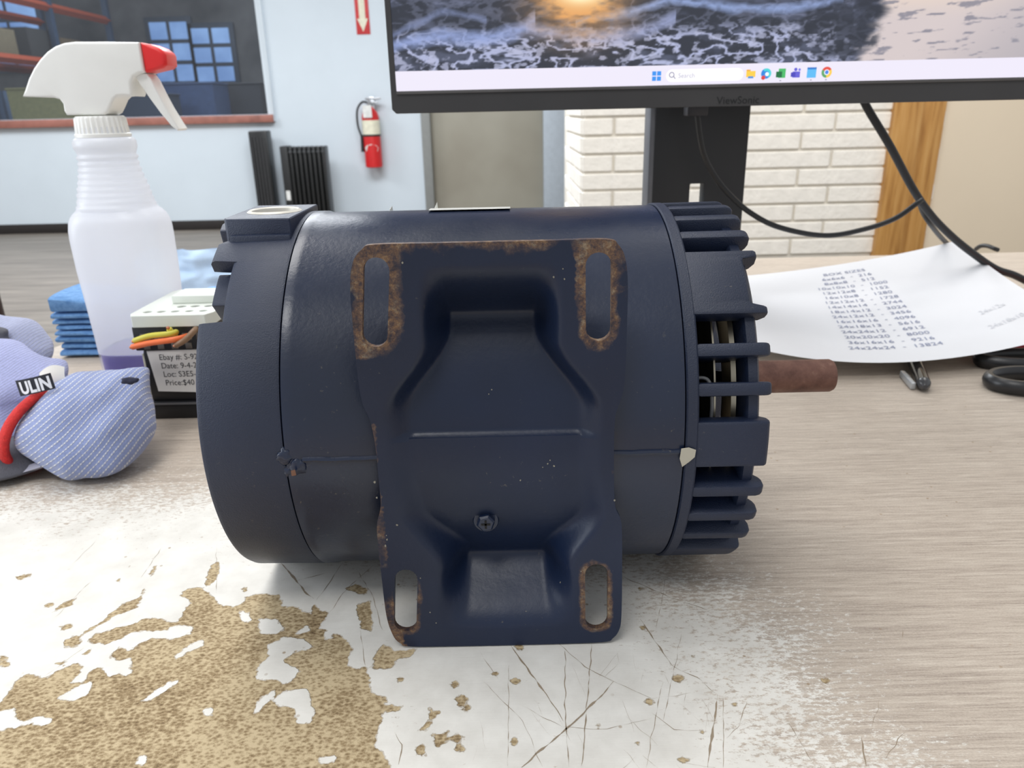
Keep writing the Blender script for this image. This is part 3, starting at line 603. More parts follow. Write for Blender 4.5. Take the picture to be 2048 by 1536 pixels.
def depth(x, z):
    zc = .083; tz = abs(z-zc)
    cc = (.0815-sqrt(max(1e-6, .0815**2-min(tz, .052)**2)))*.92
    fl = .0052+cc*1.02
    fl *= 1-sstep(.049, .0745, tz)
    if z < .0936: fl = fl-.0022*(1-sstep(.0925, .0936, z))*(1-sstep(.02, .05, tz))
    k = sstep(.046, .018, tz) if False else 1-sstep(.020, .047, tz)
    lo_ = 1-sstep(.02, .06, z); ho = .0248+.0030*lo_+(.0400-.0248)*k; hi = .0150+(.0300-.0150)*k
    x0 = -.0068 if z > zc else -.0040-.0028*(1-sstep(.0, .03, tz))
    a = abs(x-x0)
    return fl*(1-sstep(hi, ho, a))
def segd(x, z, s):
    A = Vector((s[0], s[1])); B = Vector((s[2], s[3])); p = Vector((x, z)); d = B-A; t_ = min(1, max(0, (p-A).dot(d)/d.dot(d))); return (p-A-d*t_).length-s[4]
inner = []
h = .00115
for j in range(int(.165/h)+1):
    for i in range(int(.098/h)+1):
        x = -.0552+i*h+(h*.5 if j % 2 else 0); z = .0006+j*h*.96
        if min(segd(x, z, s) for s in slots) < .0006: continue
        dmin = min((x-a)**2+(z-b)**2 for a, b in OL)
        if dmin < .0009**2: continue
        inner.append((x, z))
m = MB(); m.plate(OL, SL, lambda u, v, w: (u, PY+depth(u, v)+w, v), .0026, inner=inner)
fp = part('foot_plate', m, BASEP, mo, label='pressed steel foot plate with rust round its four slots', smooth=50)
vals = np.zeros(len(fp.data.vertices), np.float32); bb = BASE[mo.name]
for i, v in enumerate(fp.data.vertices):
    x = v.co.x+bb.x; z = v.co.z+bb.z; ds = [segd(x, z, s) for s in slots]
    r = 0
    for q, (dd, s) in enumerate(zip(ds, slots)):
        wd = (.0085, .0055, .0045, .0040)[q]
        lo = 1. if q < 2 else (1-sstep(.024, .036, z) if q == 2 else 1-.4*sstep(.02, .04, z))
        r = max(r, 1.05*(1-sstep(0, wd, dd))*lo)
    r = max(r, 1.1*(1-sstep(.001, .0075, .165-z))*(1-.5*sstep(-.005, .010, x)*(1-sstep(.018, .03, x))))
    if z > .125 and x < -.040: r = max(r, .62*(1-sstep(-.046, -.036, x)))
    if z > .145 and x > .022: r = max(r, .7)
    if x < -.050 and z < .1: r = max(r, .55)
    if x < -.046 and z < .02: r = max(r, .9)
    vals[i] = r
fp.data.attributes.new('rust', 'FLOAT', 'POINT').data.foreach_set('value', vals)
# screw in the plate
sp = aty(972, 1037, PY+.009); sx_, sz_ = sp.x, sp.z; sy_ = PY+depth(sx_, sz_)
hexr = lambda r, y: [(sx_+r*cos(pi/3*k+.2), y, sz_+r*sin(pi/3*k+.2)) for k in range(6)]
sc = part('screw', MB().loft([hexr(.0036, sy_-.0002), hexr(.0037, sy_-.0030), hexr(.0030, sy_-.0038)]).lathe([(sy_-.001, .0048), (sy_-.0002, .0052), (sy_+.0006, .0052)], 'Y', (sx_, 0, sz_), 24), PAINT, fp, label='small navy hex screw')
part('screw_slot', MB().box(sx_-.0018, sx_+.0018, sy_-.0040, sy_-.0036, sz_-.0004, sz_+.0004).box(sx_-.0004, sx_+.0004, sy_-.0040, sy_-.0036, sz_-.0018, sz_+.0018), mat('dark_hole', (14, 14, 16), .8), sc) if False else part('cross_recess', MB().box(sx_-.0018, sx_+.0018, sy_-.0040, sy_-.0036, sz_-.0004, sz_+.0004).box(sx_-.0004, sx_+.0004, sy_-.0040, sy_-.0036, sz_-.0018, sz_+.0018), mat('dark_hole', (14, 14, 16), .8), fp)
# dust and paint nicks on the plate
m = MB(); rs = random.Random(11); nk = [(1095, 925, .9), (1108, 930, 1.2), (1100, 918, .8), (1085, 932, .6), (797, 1039, 1.1), (777, 1068, 1.2), (774, 1080, 1.3), (776, 1060, .7), (1041, 959, .9), (1160, 1131, .8), (1122, 1174, 1.0), (1124, 533, .8), (1106, 550, .9), (1127, 553, .8), (808, 521, .9), (983, 789, .7), (977, 797, .6), (753, 954, 1.3), (757, 985, 1.0), (1226, 990, 1.2), (1052, 1220, .8), (843, 1144, .7), (874, 1233, .8), (862, 1212, .8)]
for (a, b, s) in nk:
    q = aty(a, b, PY+.004); q.y = PY+depth(q.x, q.z)-.00012; s *= .00045
    m.add([(q.x+s*rs.uniform(.5, 1)*cos(t_), q.y, q.z+s*rs.uniform(.6, 1.2)*sin(t_)) for t_ in (0, 1, 2.1, 3.1, 4.2, 5.2)], [(0, 1, 2, 3, 4, 5)])
part('paint_nick', m, mat('nick', (138, 134, 122), .7), fp, kind='stuff', label='tiny bare nicks in the paint', smooth=0)
# ------------------------------------------------------------------ spray bottle
bx, by = -.2972, .585
t = NT('milky_plastic'); t.set('Base Color', s2l((246, 247, 250))); t.set('Roughness', .28)
tr = t.add('ShaderNodeBsdfTranslucent'); tr.inputs[0].default_value = s2l((248, 250, 254)); tp = t.add('ShaderNodeBsdfTransparent'); tp.inputs[0].default_value = (.95, .96, 1, 1)
m1 = t.add('ShaderNodeMixShader'); m1.inputs[0].default_value = .45; t.l.new(t.b.outputs[0], m1.inputs[1]); t.l.new(tr.outputs[0], m1.inputs[2])
m2 = t.add('ShaderNodeMixShader'); m2.inputs[0].default_value = .22; t.l.new(m1.outputs[0], m2.inputs[1]); t.l.new(tp.outputs[0], m2.inputs[2]); t.l.new(m2.outputs[0], t.out.inputs[0]); MILK = t.m
spb = thing('spray_bottle', 'white translucent spray bottle with red nozzle and a little purple liquid', 'bottle', (bx, by, 0))
def srect(hw, hd, z, e, n=56, dx=0):
    L = []
    for k in range(n):
        a = 2*pi*k/n; c_, s_ = cos(a), sin(a); r = (abs(c_)**e+abs(s_)**e)**(-1/e); L.append(Vector((bx+dx+hw*r*c_, by+hd*r*s_, z)))
    return L
prof = [(.001, .030, .021), (.003, .0335, .0245), (.007, .0345, .0255), (.02, .0346, .0258), (.0335, .0349, .026), (.045, .0352, .0262), (.075, .0364, .0270), (.10, .0378, .0275), (.122, .0388, .0280), (.129, .0390, .0280), (.134, .0383, .0276), (.138, .0365, .0265), (.1405, .034, .025), (.1425, .031, .0240)]
rib = []
z = .1445; i = 0
while z < .184:
    w = .0285+(.0212-.0285)*min(1, (z-.1445)/.030)**.8; rib += [(z, w, w*.85+.002), (z+.0013, w-.0002, w*.85+.002), (z+.0022, w-.0012, w*.85+.0008), (z+.0031, w-.0012, w*.85+.0008)]; z += .0044
top = [(.1860, .0212, .0205), (.1875, .0216, .0215), (.1915, .0214, .0214), (.1935, .0200, .0200), (.1945, .0180, .0180), (.205, .0165, .0165)]
m = MB(); rr = []
for z, w, d in prof+rib+top: q_ = .865+.135*sstep(.136, .160, z); rr.append(srect(w*q_, d, z, 4.2-2.2*sstep(.10, .17, z)))
m.loft(rr)
bo_ = part('body', m, MILK, spb, label='milky translucent bottle body with a ribbed neck', smooth=60)
CLEAR = MILK.copy(); CLEAR.name = 'wetted_plastic'; [setattr(n_.inputs[0], 'default_value', .78) for n_ in CLEAR.node_tree.nodes if n_.type == 'MIX_SHADER' and abs(n_.inputs[0].default_value-.22) < .001]
bo_.data.materials.append(CLEAR)
for p_ in bo_.data.polygons:
    if p_.center.z < .0335 and p_.center.z > .002: p_.material_index = 1
m = MB(); rr = []
for z, w, d in [(.003, .0255, .022), (.006, .0282, .0236), (.02, .0287, .0244), (.0325, .0291, .0247)]: rr.append(srect(w, d, z, 4.2))
m.loft(rr); part('liquid', m, mat('purple_liquid', (92, 76, 170), .1, var=.02), spb, label='purple liquid at the bottom', smooth=60)
wp = mat('white_plastic', (240, 240, 236), .3, var=.02)
m = MB(); rr = []; nc = 120
for z, r in [(.1940, .0192), (.1945, .0200), (.1965, .0200), (.1972, .0186), (.1980, .0186), (.2075, .0178), (.2090, .0166)]:
    kn = .0008 if .1972 <= z <= .2080 else 0
    r *= .95; rr.append([Vector((bx+(r+kn*(1 if k % 4 < 2 else -1)*.5)*cos(2*pi*k/nc), by+(r+kn*(1 if k % 4 < 2 else -1)*.5)*sin(2*pi*k/nc), z)) for k in range(nc)])
m.loft(rr); part('collar', m, wp, spb, label='knurled white screw collar', smooth=40)
q2 = lambda L: [(aty(a, b, by).x, aty(a, b, by).z) for a, b in L]
hy = lambda u, v, w: (u, by+w, v)
hd = [(64, 194), (68, 182), (76, 158), (86, 138), (98, 121), (112, 106), (128, 95), (145, 88.5), (165, 86), (230, 86), (293, 87), (303, 146), (292, 149), (282, 155), (277, 166), (279, 188), (277, 193), (262, 192), (250, 193), (243, 200), (237, 214), (231, 226), (224, 230), (150, 230), (145, 222), (143, 208), (136, 199), (124, 196)]
part('sprayer_head', MB().pillowprism(q2(hd), .0122, .0022, hy, 5), wp, spb, label='white trigger sprayer head')
part('nozzle', MB().pillowprism(q2([(293, 87), (310, 90), (328, 97), (339, 105), (343, 112), (345, 132), (338, 138), (303, 146.5)]), .0108, .003, hy, 4), mat('nozzle_red', (232, 40, 42), .35, var=.03), spb, label='red nozzle')
part('trigger', MB().pillowprism(q2([(279, 152), (290, 148), (303, 148), (312, 160), (325, 186), (340, 214), (356, 240), (367, 257), (364, 261), (352, 252), (330, 226), (308, 196), (291, 172)]), .0080, .0010, hy, 3), wp, spb, label='white trigger lever')
# ------------------------------------------------------------------ stack of blue cloth folds
bl = thing('blue_cloth', 'blue shop cloth folded into a flat stack behind the spray bottle', 'cloth', (-.38, .69, 0))
t = NT('blue_towel'); P = t.coords((1, 1, 1)); t.set('Base Color', t.ramp(t.noise(180, 4, .7, P), [(.3, s2l((84, 130, 184))), (.7, s2l((120, 164, 212)))])); t.set('Roughness', .9); t.bump(t.noise(900, 3, .7, P), .0006); TOW = t.m
zc = .001
for i, hgt in enumerate([.0066, .0060, .0072, .0052, .0050, .0056, .0062, .0085]):
    x0 = -.4155+.0015*sin(i*2.1); x1 = -.335; y0 = .662+.002*sin(i*1.7); y1 = .725; top_ = i == 7; m = MB()
    def tf(k, j):
        u = k/12; a = 2*pi*j/20; x = x0+(x1-x0)*u; hy_ = (y1-y0)/2; e = 3.5
        c_, s_ = cos(a), sin(a); r = (abs(c_)**e+abs(s_)**e)**(-1/e)
        zz = zc+hgt/2+r*s_*hgt/2*1.05+(.0075*(1-u)**1.2*(s_ > 0) if top_ else 0)+.0005*noise.noise(Vector((x*60, i*3., a)))
        return Vector((x, (y0+y1)/2+r*c_*hy_+.0012*noise.noise(Vector((x*40, i*7.3, a))), zz))
    m.loft([[tf(k, j) for j in range(20)] for k in range(13)]); part('fold', m, TOW, bl, smooth=60); zc += hgt
# crumpled pale blue sheet
m = MB()
def cf(u, v):
    x = -.440+.125*u; z = .001+(.068+.005*sin(u*9.)-.016*abs(u-.5)*2)*v; y = .862-.01*sin(3*u)+.018*v+.010*noise.noise(Vector((u*3, v*3, 2)))+.004*noise.noise(Vector((u*9, v*9, 5)))
    return (x, y, z)
m.grid(cf, 30, 24); o_ = len(m.v)
m.grid(lambda u, v: (cf(1-u, v)[0], cf(1-u, v)[1]+.004+.014*(1-v), cf(1-u, v)[2]), 30, 24)
solo('crumpled_tissue', m, mat('pale_blue_tissue', (196, 220, 246), .8, var=.04, vs=60), 'crumpled pale blue tissue standing on the desk edge behind the motor', 'tissue', base=(-.38, .87, 0), smooth=60, fix=False)
q = aty(427, 586, .66)
solo('bottle_cap', MB().lathe([(q.z-.004, .004), (q.z-.003, .0052), (q.z+.004, .0052), (q.z+.005, .004)], 'Z', (q.x, .66, 0), 20).lathe([(0.0, .006), (q.z-.004, .0045)], 'Z', (q.x, .66, 0), 20), mat('bright_blue', (40, 132, 232), .4), 'small bright blue cap peeking out between motor and contactor', 'cap', base=(q.x, .66, 0))
# ------------------------------------------------------------------ contactor with price label
ct = thing('contactor', 'black electrical contactor with white top, loose wires and a printed label', 'contactor', (-.235, .535, 0))
cb = mat('contactor_black', (24, 24, 26), .4); cw = mat('contactor_white', (222, 226, 218), .45, var=.03); cbe = mat('contactor_beige', (206, 202, 184), .5)
X0, X1, CY = -.2625, -.2105, .508
part('base', MB().box(X0, X1, CY, CY+.078, 0, .0135), cb, ct, bevel=.0012)
part('housing', MB().box(X0+.001, X1-.001, CY+.002, CY+.076, .0135, .052), cb, ct, bevel=.0012)
part('side_panel', MB().box(X0-.0006, X0+.001, CY+.003, CY+.074, .018, .049), cbe, ct, label='beige side panel', bevel=.0004)
part('terminal_block', MB().box(X0-.0022, X1+.002, CY-.001, CY+.077, .0525, .0700), cb, ct, bevel=.001)
for i in range(5):
    x = X0+.0030+i*.0098
    part('terminal_slot', MB().box(x, x+.0066, CY-.0016, CY-.0004, .0600, .0650).box(x+.001, x+.0056, CY-.0013, CY-.0004, .0535, .0580), mat('terminal_metal', (110, 104, 96), .4, .6), ct, bevel=.0003)
def hole_loop(x, y, a, b, n=14): return [(x+a*cos(2*pi*k/n), y+b*sin(2*pi*k/n)) for k in range(n)]
tx0, tx1, ty0, ty1 = X0-.003, X1+.003, CY-.003, CY+.079
hl = [hole_loop(X0+.007+i*.0098, CY+.008, .0030, .0030) for i in range(5)]+[hole_loop(X0+.0255+i*.0098, CY+.022, .0034, .0036) for i in range(3)]+[hole_loop(X0+.007+i*.0098, CY+.066, .0030, .0030) for i in range(5)]
m = MB().plate([(tx0+.003, ty0), (tx1-.004, ty0), (tx1, ty0+.008), (tx1, ty1-.006), (tx1-.004, ty1), (tx0+.004, ty1), (tx0, ty1-.006), (tx0, ty0+.006)], hl, lambda u, v, w: (u, v, .0785-w), .0085)
part('top_cover', m, cw, ct, label='white top cover with screw holes', smooth=30, bevel=.0004, seg=1)
part('upper_deck', MB().box(tx0+.018, tx1-.0005, CY+.030, CY+.055, .0785, .0845), cw, ct, bevel=.001)
lb = part('label', MB().pillowprism([(X0+.0085-.001, .0215), (X1-.001, .0195), (X1-.001, .0525), (X0+.0055-.001, .0520)], .0002, .0001, lambda u, v, w: (u, CY+.0006+w, v), 1), mat('label_white', (224, 222, 218), .5, var=.02), ct, label='white price label with four printed lines')
ink = mat('ink', (62, 62, 66), .7)
m = MB()
for i, s_ in enumerate(['Ebay #: S-9257', 'Date: 9-4-26', 'Loc: S3E5-5', 'Price:$40']):
    text_mb(s_, .0060, lambda u, v, i=i: (X0+.0125+i*.0004+u*.92, CY+.0002, .0452-i*.0064+v+u*.0), mb=m)
part('lettering', m, ink, lb, smooth=0)
part('rail_slot', MB().box(X0, X1, CY-.0012, CY-.0002, .0115, .0128), mat('edge_grey', (96, 96, 98), .4), ct)
def wire(name, pts, c1, lab, r=.0020):
    P = [aty(a, b, y) for a, b, y in pts]
    w_ = part(name, MB().tube(spline(P, 6), r, 12), mat('wire_'+name+str(c1[0]), c1, .45), ct, label=lab)
    e = (P[0]-P[1]).normalized()
    part('wire_tip', MB().tube([P[0]-e*.0005, P[0]+e*.0018], r*.55, 8), mat('copper', (196, 128, 96), .35, .7), w_)
wire('wire', [(269, 682, .494), (300, 672, .492), (340, 668, .492), (352, 664, .500)], (196, 186, 66), 'yellow wire end')
wire('wire', [(265, 694, .492), (300, 686, .490), (350, 679, .490), (375, 672, .503)], (232, 112, 60), 'orange wire end')
wire('wire', [(352, 690, .490), (370, 680, .489), (386, 664, .494), (392, 658, .503)], (128, 98, 72), 'brown wire end')
wire('wire', [(338, 658, .495), (345, 666, .497), (352, 674, .505)], (196, 186, 66), 'short yellow wire stub')
# ------------------------------------------------------------------ work gloves
def knit(name, base, rib, period, ang, curve=0., lines=.7):
    t = NT(name); P = t.coords(); mp = t.add('ShaderNodeMapping'); mp.inputs['Rotation'].default_value = (0, ang, 0); t.l.new(P, mp.inputs['Vector'])
    sx = t.add('ShaderNodeSeparateXYZ'); t.l.new(mp.outputs[0], sx.inputs[0])
    u = t.math('ADD', sx.outputs[2], t.math('MULTIPLY', t.math('POWER', sx.outputs[0], 2.), curve))
    u = t.math('ADD', u, t.math('MULTIPLY', t.math('SUBTRACT', t.noise(35, 2, .5, P), .5), .0035))
    s1 = t.math('SINE', t.math('MULTIPLY', u, 2*pi/period)); s2 = t.math('SINE', t.math('MULTIPLY', t.math('ADD', sx.outputs[0], sx.outputs[1]), 2*pi/(period*.85)))
    rb = t.ramp(s1, [(.45, 0.), (.85, 1.)]); dot = t.math('MULTIPLY', rb, t.ramp(s2, [(-.0, .35), (.5, 1.)]))
    fine = t.noise(900, 3, .8, P)
    c = t.mix(t.math('MULTIPLY', dot, lines*1.3, clamp=True), t.ramp(fine, [(.3, s2l(tuple(int(v*.84) for v in base))), (.7, s2l(base))]), s2l(rib))
    t.set('Base Color', c); t.set('Roughness', .9); t.set('Sheen Weight', .3)
    t.bump(t.math('ADD', t.math('MULTIPLY', dot, 1.), t.math('MULTIPLY', fine, .5)), .0009); return t.m
CUFF = knit('ribbed_cuff_knit', (146, 160, 208), (242, 244, 250), .0031, radians(32), -4.)
BODY = knit('fine_glove_knit', (178, 184, 232), (196, 202, 240), .0016, radians(30), 0., .5)
GREY = mat('glove_grey_palm', (84, 84, 92), .8, vs=200, bump=.0005, bs=900); REDK = mat('red_band_knit', (216, 48, 46), .8, var=.15, vs=500, bump=.001, bs=1200)
def pillow(outline, y, dep, seed=0, amp=.002, n=14, yfn=None, cen=None, back=1.):
    O = [Vector((p.x, 0, p.z)) for p in spline([Vector((a, 0, b)) for a, b in outline], 6, True)]
    c = cen or Vector((sum(p.x for p in O)/len(O), 0, sum(p.z for p in O)/len(O))); c = Vector((c.x, 0, c.z)); rings = []
    for k in range(1, 2*n):
        la = -pi/2+pi*k/(2*n); s_ = cos(la)**.75; d = sin(la)*(dep if la < 0 else dep*back); R_ = []
        for p in O:
            q = c+(p-c)*s_; q.y = y+d+.60*(q.z-.030)+(yfn(q.x, q.z) if yfn else 0); w = noise.noise(Vector((q.x, q.y, q.z))*55+Vector((seed, 0, 0)))
            q += Vector((0, w*amp*2, w*amp*.5)); q.z = max(q.z, .0006); R_.append(q)
        rings.append(R_)
    return MB().loft(rings)
gy = .437
def Q(L, y, k=.60):
    out = []
    for a, b in L:
        r = ray(a, b); t_ = (y-.030*k+k*CAMP.z)/(r.y-k*r.z); p = CAMP+r*t_; out.append((p.x, max(.0008, p.z)))
    return out
gl = thing('work_glove', 'lavender knit work glove with stuffed ribbed cuff and red band, nearest the camera', 'glove', (-.27, gy, 0))
cuff_o = Q([(100, 772), (130, 756), (170, 746), (215, 748), (250, 744), (272, 750), (282, 768), (294, 800), (304, 838), (303, 870), (285, 905), (255, 930), (222, 944), (195, 955), (165, 947), (130, 935), (95, 915), (60, 890), (46, 860), (52, 828), (74, 798)], gy)
def fold(x, z):
    # a soft crease running down from the pinched top corner
    p = aty(258, 752, gy); d = (x-p.x)*.80-(z-p.z)*.6; e = -(z-p.z)
    return .010*math.exp(-(d/.007)**2)*(1-sstep(.0, .035, e))-.006*math.exp(-((d-.013)/.007)**2)*(1-sstep(.0, .04, e))
part('cuff', pillow(cuff_o, gy, .032, 2, .0022, 18, fold), CUFF, gl, label='ribbed light violet cuff stuffed into a ball', smooth=180)
q = aty(264, 758, gy-.008)
part('pinch_hole', blob((q.x, q.y-.003, q.z), .0046, (1.1, .6, .45)), mat('pinch_dark', (40, 42, 62), .9), gl, smooth=60)
C0 = aty(88, 854, gy); pts = []
for k in range(41):
    a = 2*pi*k/40; pts.append(C0+Vector((.004, 0, .0225))*cos(a)+Vector((-.0115, -.024, -.004))*sin(a)*(1 if sin(a) > 0 else .55)+Vector((0, .0, 0)))
m = MB(); rr = []
for k in range(40):
    a = 2*pi*k/40; p = pts[k]; tdir = (pts[(k+1) % 40]-pts[k-1]).normalized(); n1_ = (C0+Vector((.012, 0, 0))-p).normalized(); n1_ = (n1_-tdir*n1_.dot(tdir)).normalized(); n2_ = tdir.cross(n1_)
    rr.append([p+n1_*.0030*cos(2*pi*j/14)+n2_*.0048*sin(2*pi*j/14) for j in range(14)])
rr.append(rr[0]); m.loft(rr, False, False)
part('band', m, REDK, gl, label='red knit band round the cuff', smooth=180)
body_o = Q([(-220, 760), (-120, 700), (-40, 680), (0, 688), (35, 704), (75, 722), (112, 738), (118, 765), (100, 790), (85, 830), (80, 880), (50, 905), (10, 905), (-60, 915), (-180, 930), (-240, 850)], gy+.025)
part('hand', pillow(body_o, gy+.028, .030, 5, .003, 14), BODY, gl, label='lavender back of the glove', smooth=180)
fl = Q([(-200, 925), (-60, 900), (20, 885), (60, 905), (95, 932), (50, 948), (0, 956), (-100, 965), (-210, 962)], gy-.004)
part('palm', pillow(fl, gy+.006, .030, 9, .0012, 10), GREY, gl, label='grey coated palm underneath', smooth=180)
m = MB(); f0 = [aty(a, b, gy-.022) for a, b in ((-90, 960), (0, 948), (60, 936), (92, 926))]
m.loft([[p+Vector((0, 0, .0022)), p+Vector((0, -.006, .0002)), p+Vector((0, -.001, -.0022)), p+Vector((0, .010, 0))] for p in f0]); m.v = [(a, b, max(c, .0004)) for a, b, c in m.v]
part('hem', m, mat('hem_grey', (176, 176, 190), .9, bump=.0005, bs=700), gl, smooth=60)
T0 = aty(36, 777, gy-.006); T1 = aty(103, 762, gy-.006); e = (T1-T0); lw = e.length; e.normalize(); up = Vector((-.05, .25, .95)).normalized(); nn = e.cross(up).normalized()
wob = lambda u, v, o=0: T0+e*u+up*v+Vector((0, -.0014*sin(pi*u/lw)-.0002-o, 0))+Vector((-.20*v, 0, 0))
lbm = MB().grid(lambda u, v: wob(u*lw*1.05, -.0048+v*.0096), 12, 4)
lab_ = part('brand_patch', lbm, mat('patch_black', (40, 42, 52), .8), gl, label='black woven patch with white letters', fix=False)
part('lettering', text_mb('ULIN', .0100, lambda u, v: wob(.002+u*.86, -.0036+v, .0004), spacing=1.05, bold=.0004), mat('thread_white', (226, 228, 236), .8), lab_, smooth=0)
g0, g1 = aty(96, 748, gy+.018), aty(140, 736, gy+.018)
m = MB()
for o_ in (0,): m.grid(lambda u, v: g0.lerp(g1, u)+Vector((-.004*v+.002*u*v, -.004*sin(pi*v)-.002, -.0165+.0180*v+.0030*sin(pi*u)*v)), 12, 12)
part('care_tag', m, mat('tag_white', (232, 230, 224), .7), gl, label='white care tag sticking up', fix=False)
g2 = thing('work_glove', 'second knit glove lying behind the first, grey palm showing', 'glove', (-.30, .50, 0))
bo = Q([(-160, 640), (-60, 636), (0, 646), (30, 650), (50, 662), (70, 684), (84, 706), (80, 730), (30, 740), (-40, 740), (-160, 735)], .50)
part('finger', pillow(bo, .51, .022, 3, .002, 12), knit('pale_glove_knit', (172, 178, 212), (206, 210, 232), .0022, radians(50)), g2, label='pale lavender knit finger', smooth=180)
po = Q([(-160, 636), (-40, 640), (0, 648), (22, 655), (24, 670), (30, 690), (28, 700), (0, 690), (-60, 690), (-160, 700)], .492)
part('palm', pillow(po, .487, .010, 7, .0012, 8), GREY, g2, label='dark grey palm', smooth=180)
un = Q([(-160, 730), (0, 730), (70, 726), (86, 760), (60, 800), (0, 830), (-160, 850)], .51)
un2 = [(a, max(.0008, b-.03) if b < .05 else b) for a, b in un]
part('hand', pillow(un2, .515, .02, 8, .001, 8), BODY, g2, smooth=180)
# ------------------------------------------------------------------ monitor
MY = .600; mx0 = -.0852; mx1 = .462; mz0 = .2058; mz1 = .530
mn = thing('monitor', 'large black computer monitor showing a seashore desktop above the motor', 'monitor', (.18, MY+.1, 0))
MB_ = mat('monitor_black', (58, 57, 58), .5, var=.06)
part('back_shell', MB().box(mx0+.004, mx1-.004, MY+.006, MY+.030, mz0+.002, mz1-.002).box(.02, .33, MY+.028, MY+.055, mz0+.04, mz1-.06), mat('monitor_back', (30, 30, 32), .55), mn, bevel=.003)
fr_o = [(mx0+.003, mz0), (mx1-.003, mz0), (mx1, mz0+.003), (mx1, mz1-.002), (mx1-.002, mz1), (mx0+.002, mz1), (mx0, mz1-.002), (mx0, mz0+.003)]
sx0, sx1, sz0, sz1 = mx0+.0042, mx1-.0042, .2215, mz1-.005
part('bezel', MB().plate(fr_o, [rect(sx0, sx1, sz0, sz1)], lambda u, v, w: (u, MY-.001+w, v), .010), MB_, mn, bevel=.0004, seg=1)
part('bezel_lip', MB().box(sx0, sx1, MY-.0024, MY-.0008, sz0-.0022, sz0), mat('lip_grey', (84, 82, 82), .4), mn, label='grey strip under the screen', bevel=.0003)
lg = part('lettering', text_mb('ViewSonic', .0075, lambda u, v: (.158+u, MY-.0013, .2075+v), spacing=1.02), mat('logo_black', (12, 12, 13), .3), mn, label='dark maker name on the lower bezel', smooth=0)
# wallpaper: printed per point of the display panel
def vnoise(x, y, seed=0):
    r = np.random.RandomState(seed); G = r.rand(256, 256); xi = np.floor(x).astype(int); yi = np.floor(y).astype(int); fx = x-xi; fy = y-yi; fx = fx*fx*(3-2*fx); fy = fy*fy*(3-2*fy)
    g = lambda a, b: G[a % 256, b % 256]
    return (g(xi, yi)*(1-fx)+g(xi+1, yi)*fx)*(1-fy)+(g(xi, yi+1)*(1-fx)+g(xi+1, yi+1)*fx)*fy
def fbm(x, y, o=4, s=0): return sum(vnoise(x*2**k, y*2**k, s+k)*.5**k for k in range(o))/sum(.5**k for k in range(o))
ux = np.linspace(sx0, sx1, 720); uz = np.concatenate([np.linspace(.2352, .2352+.085, 120), np.linspace(.2352+.09, sz1, 30)])
GX, GZ = np.meshgrid(ux, uz); Pw = 2530.   # picture units roughly one photo pixel
a_ = (GX-sx0)*2480+790; b_ = 143-(GZ-.2352)*2560
def ss(a, b, x): t_ = np.clip((x-a)/(b-a), 0, 1); return t_*t_*(3-2*t_)
def lerp3(c, d, w): return c*(1-w[..., None])+np.array(d)[None, None]*w[..., None]
col = np.zeros(GX.shape+(3,)); col[:] = (44, 48, 60)
n1_ = fbm(a_/46, b_/15, 5, 3); n2_ = fbm(a_/16, b_/7, 4, 9); n3_ = fbm(a_/120, b_/40, 3, 20)
col = lerp3(col, (84, 90, 112), ss(.45, .75, n1_)*.8)
ridge = 1-np.abs(2*fbm(a_/34+n3_*2, b_/17, 4, 31)-1)*2.2
foam = ss(.62, .9, ridge)
low = ss(60, 100, b_)*(1-ss(1560, 1660, a_)); col = lerp3(col, (168, 174, 206), foam*(.25+.75*low))
spots = ss(.55, .68, fbm(a_/13, b_/8, 4, 50)); col = lerp3(col, (176, 180, 208), spots*low*.75)
def band(pts, wd, c, amt):
    global col
    yy = np.interp(a_, [p[0] for p in pts], [p[1] for p in pts])+14*(fbm(a_/60, a_*0, 3, 70)-.5); d = np.abs(b_-yy)/(wd*(.6+.9*fbm(a_/40, b_/30, 2, 77))); inr = (a_ > pts[0][0]) & (a_ < pts[-1][0])
    col = lerp3(col, c, np.clip(1-d, 0, 1)**.6*amt*inr*(.55+.75*fbm(a_/9, b_/5, 3, 90)).clip(0, 1))
band([(780, 96), (860, 85), (960, 92), (1032, 68), (1048, 55)], 17, (142, 158, 206), .95)
band([(780, 80), (880, 45), (960, 60)], 8, (120, 132, 170), .8)
band([(1030, 70), (1100, 88), (1200, 92), (1270, 75), (1300, 60)], 14, (150, 160, 200), .85)
band([(1120, 68), (1220, 50), (1290, 30), (1400, 48), (1500, 52), (1600, 30)], 10, (146, 166, 214), .9)
band([(790, 8), (980, 2), (1250, 8), (1600, 4)], 5, (110, 124, 160), .6)
band([(1280, 10), (1400, 5), (1600, 6)], 12, (120, 136, 172), .7)
g = np.exp(-(((a_-1128)/78)**2+((b_-22)/62)**2)); col = lerp3(col, (222, 160, 96), np.clip(g*1.25*(.35+1.1*n2_), 0, 1))
g = np.exp(-(((a_-1130)/38)**2+((b_-14)/20)**2)); col = lerp3(col, (255, 238, 190), np.clip(g*1.5, 0, 1))
bd = 1668+(60-b_)*.35+34*(fbm(b_/20, a_/90, 4, 40)-.5)*2+np.where(b_ < 50, (50-b_)*.5, 0)
sand = ss(-14, 10, a_-bd); sc_ = np.zeros_like(col); sc_[:] = (204, 192, 192)
sc_ = lerp3(sc_, (228, 206, 186), ss(80, 0, b_)*ss(2048, 1700, a_)); rip = ss(.60, .72, fbm(a_/30, b_/7+a_/90, 4, 61)); sc_ = lerp3(sc_, (112, 112, 128), rip*.7); sc_ = lerp3(sc_, (150, 148, 158), ss(1850, 2100, a_+b_)*.5)
col = col*(1-sand[..., None])+sc_*sand[..., None]
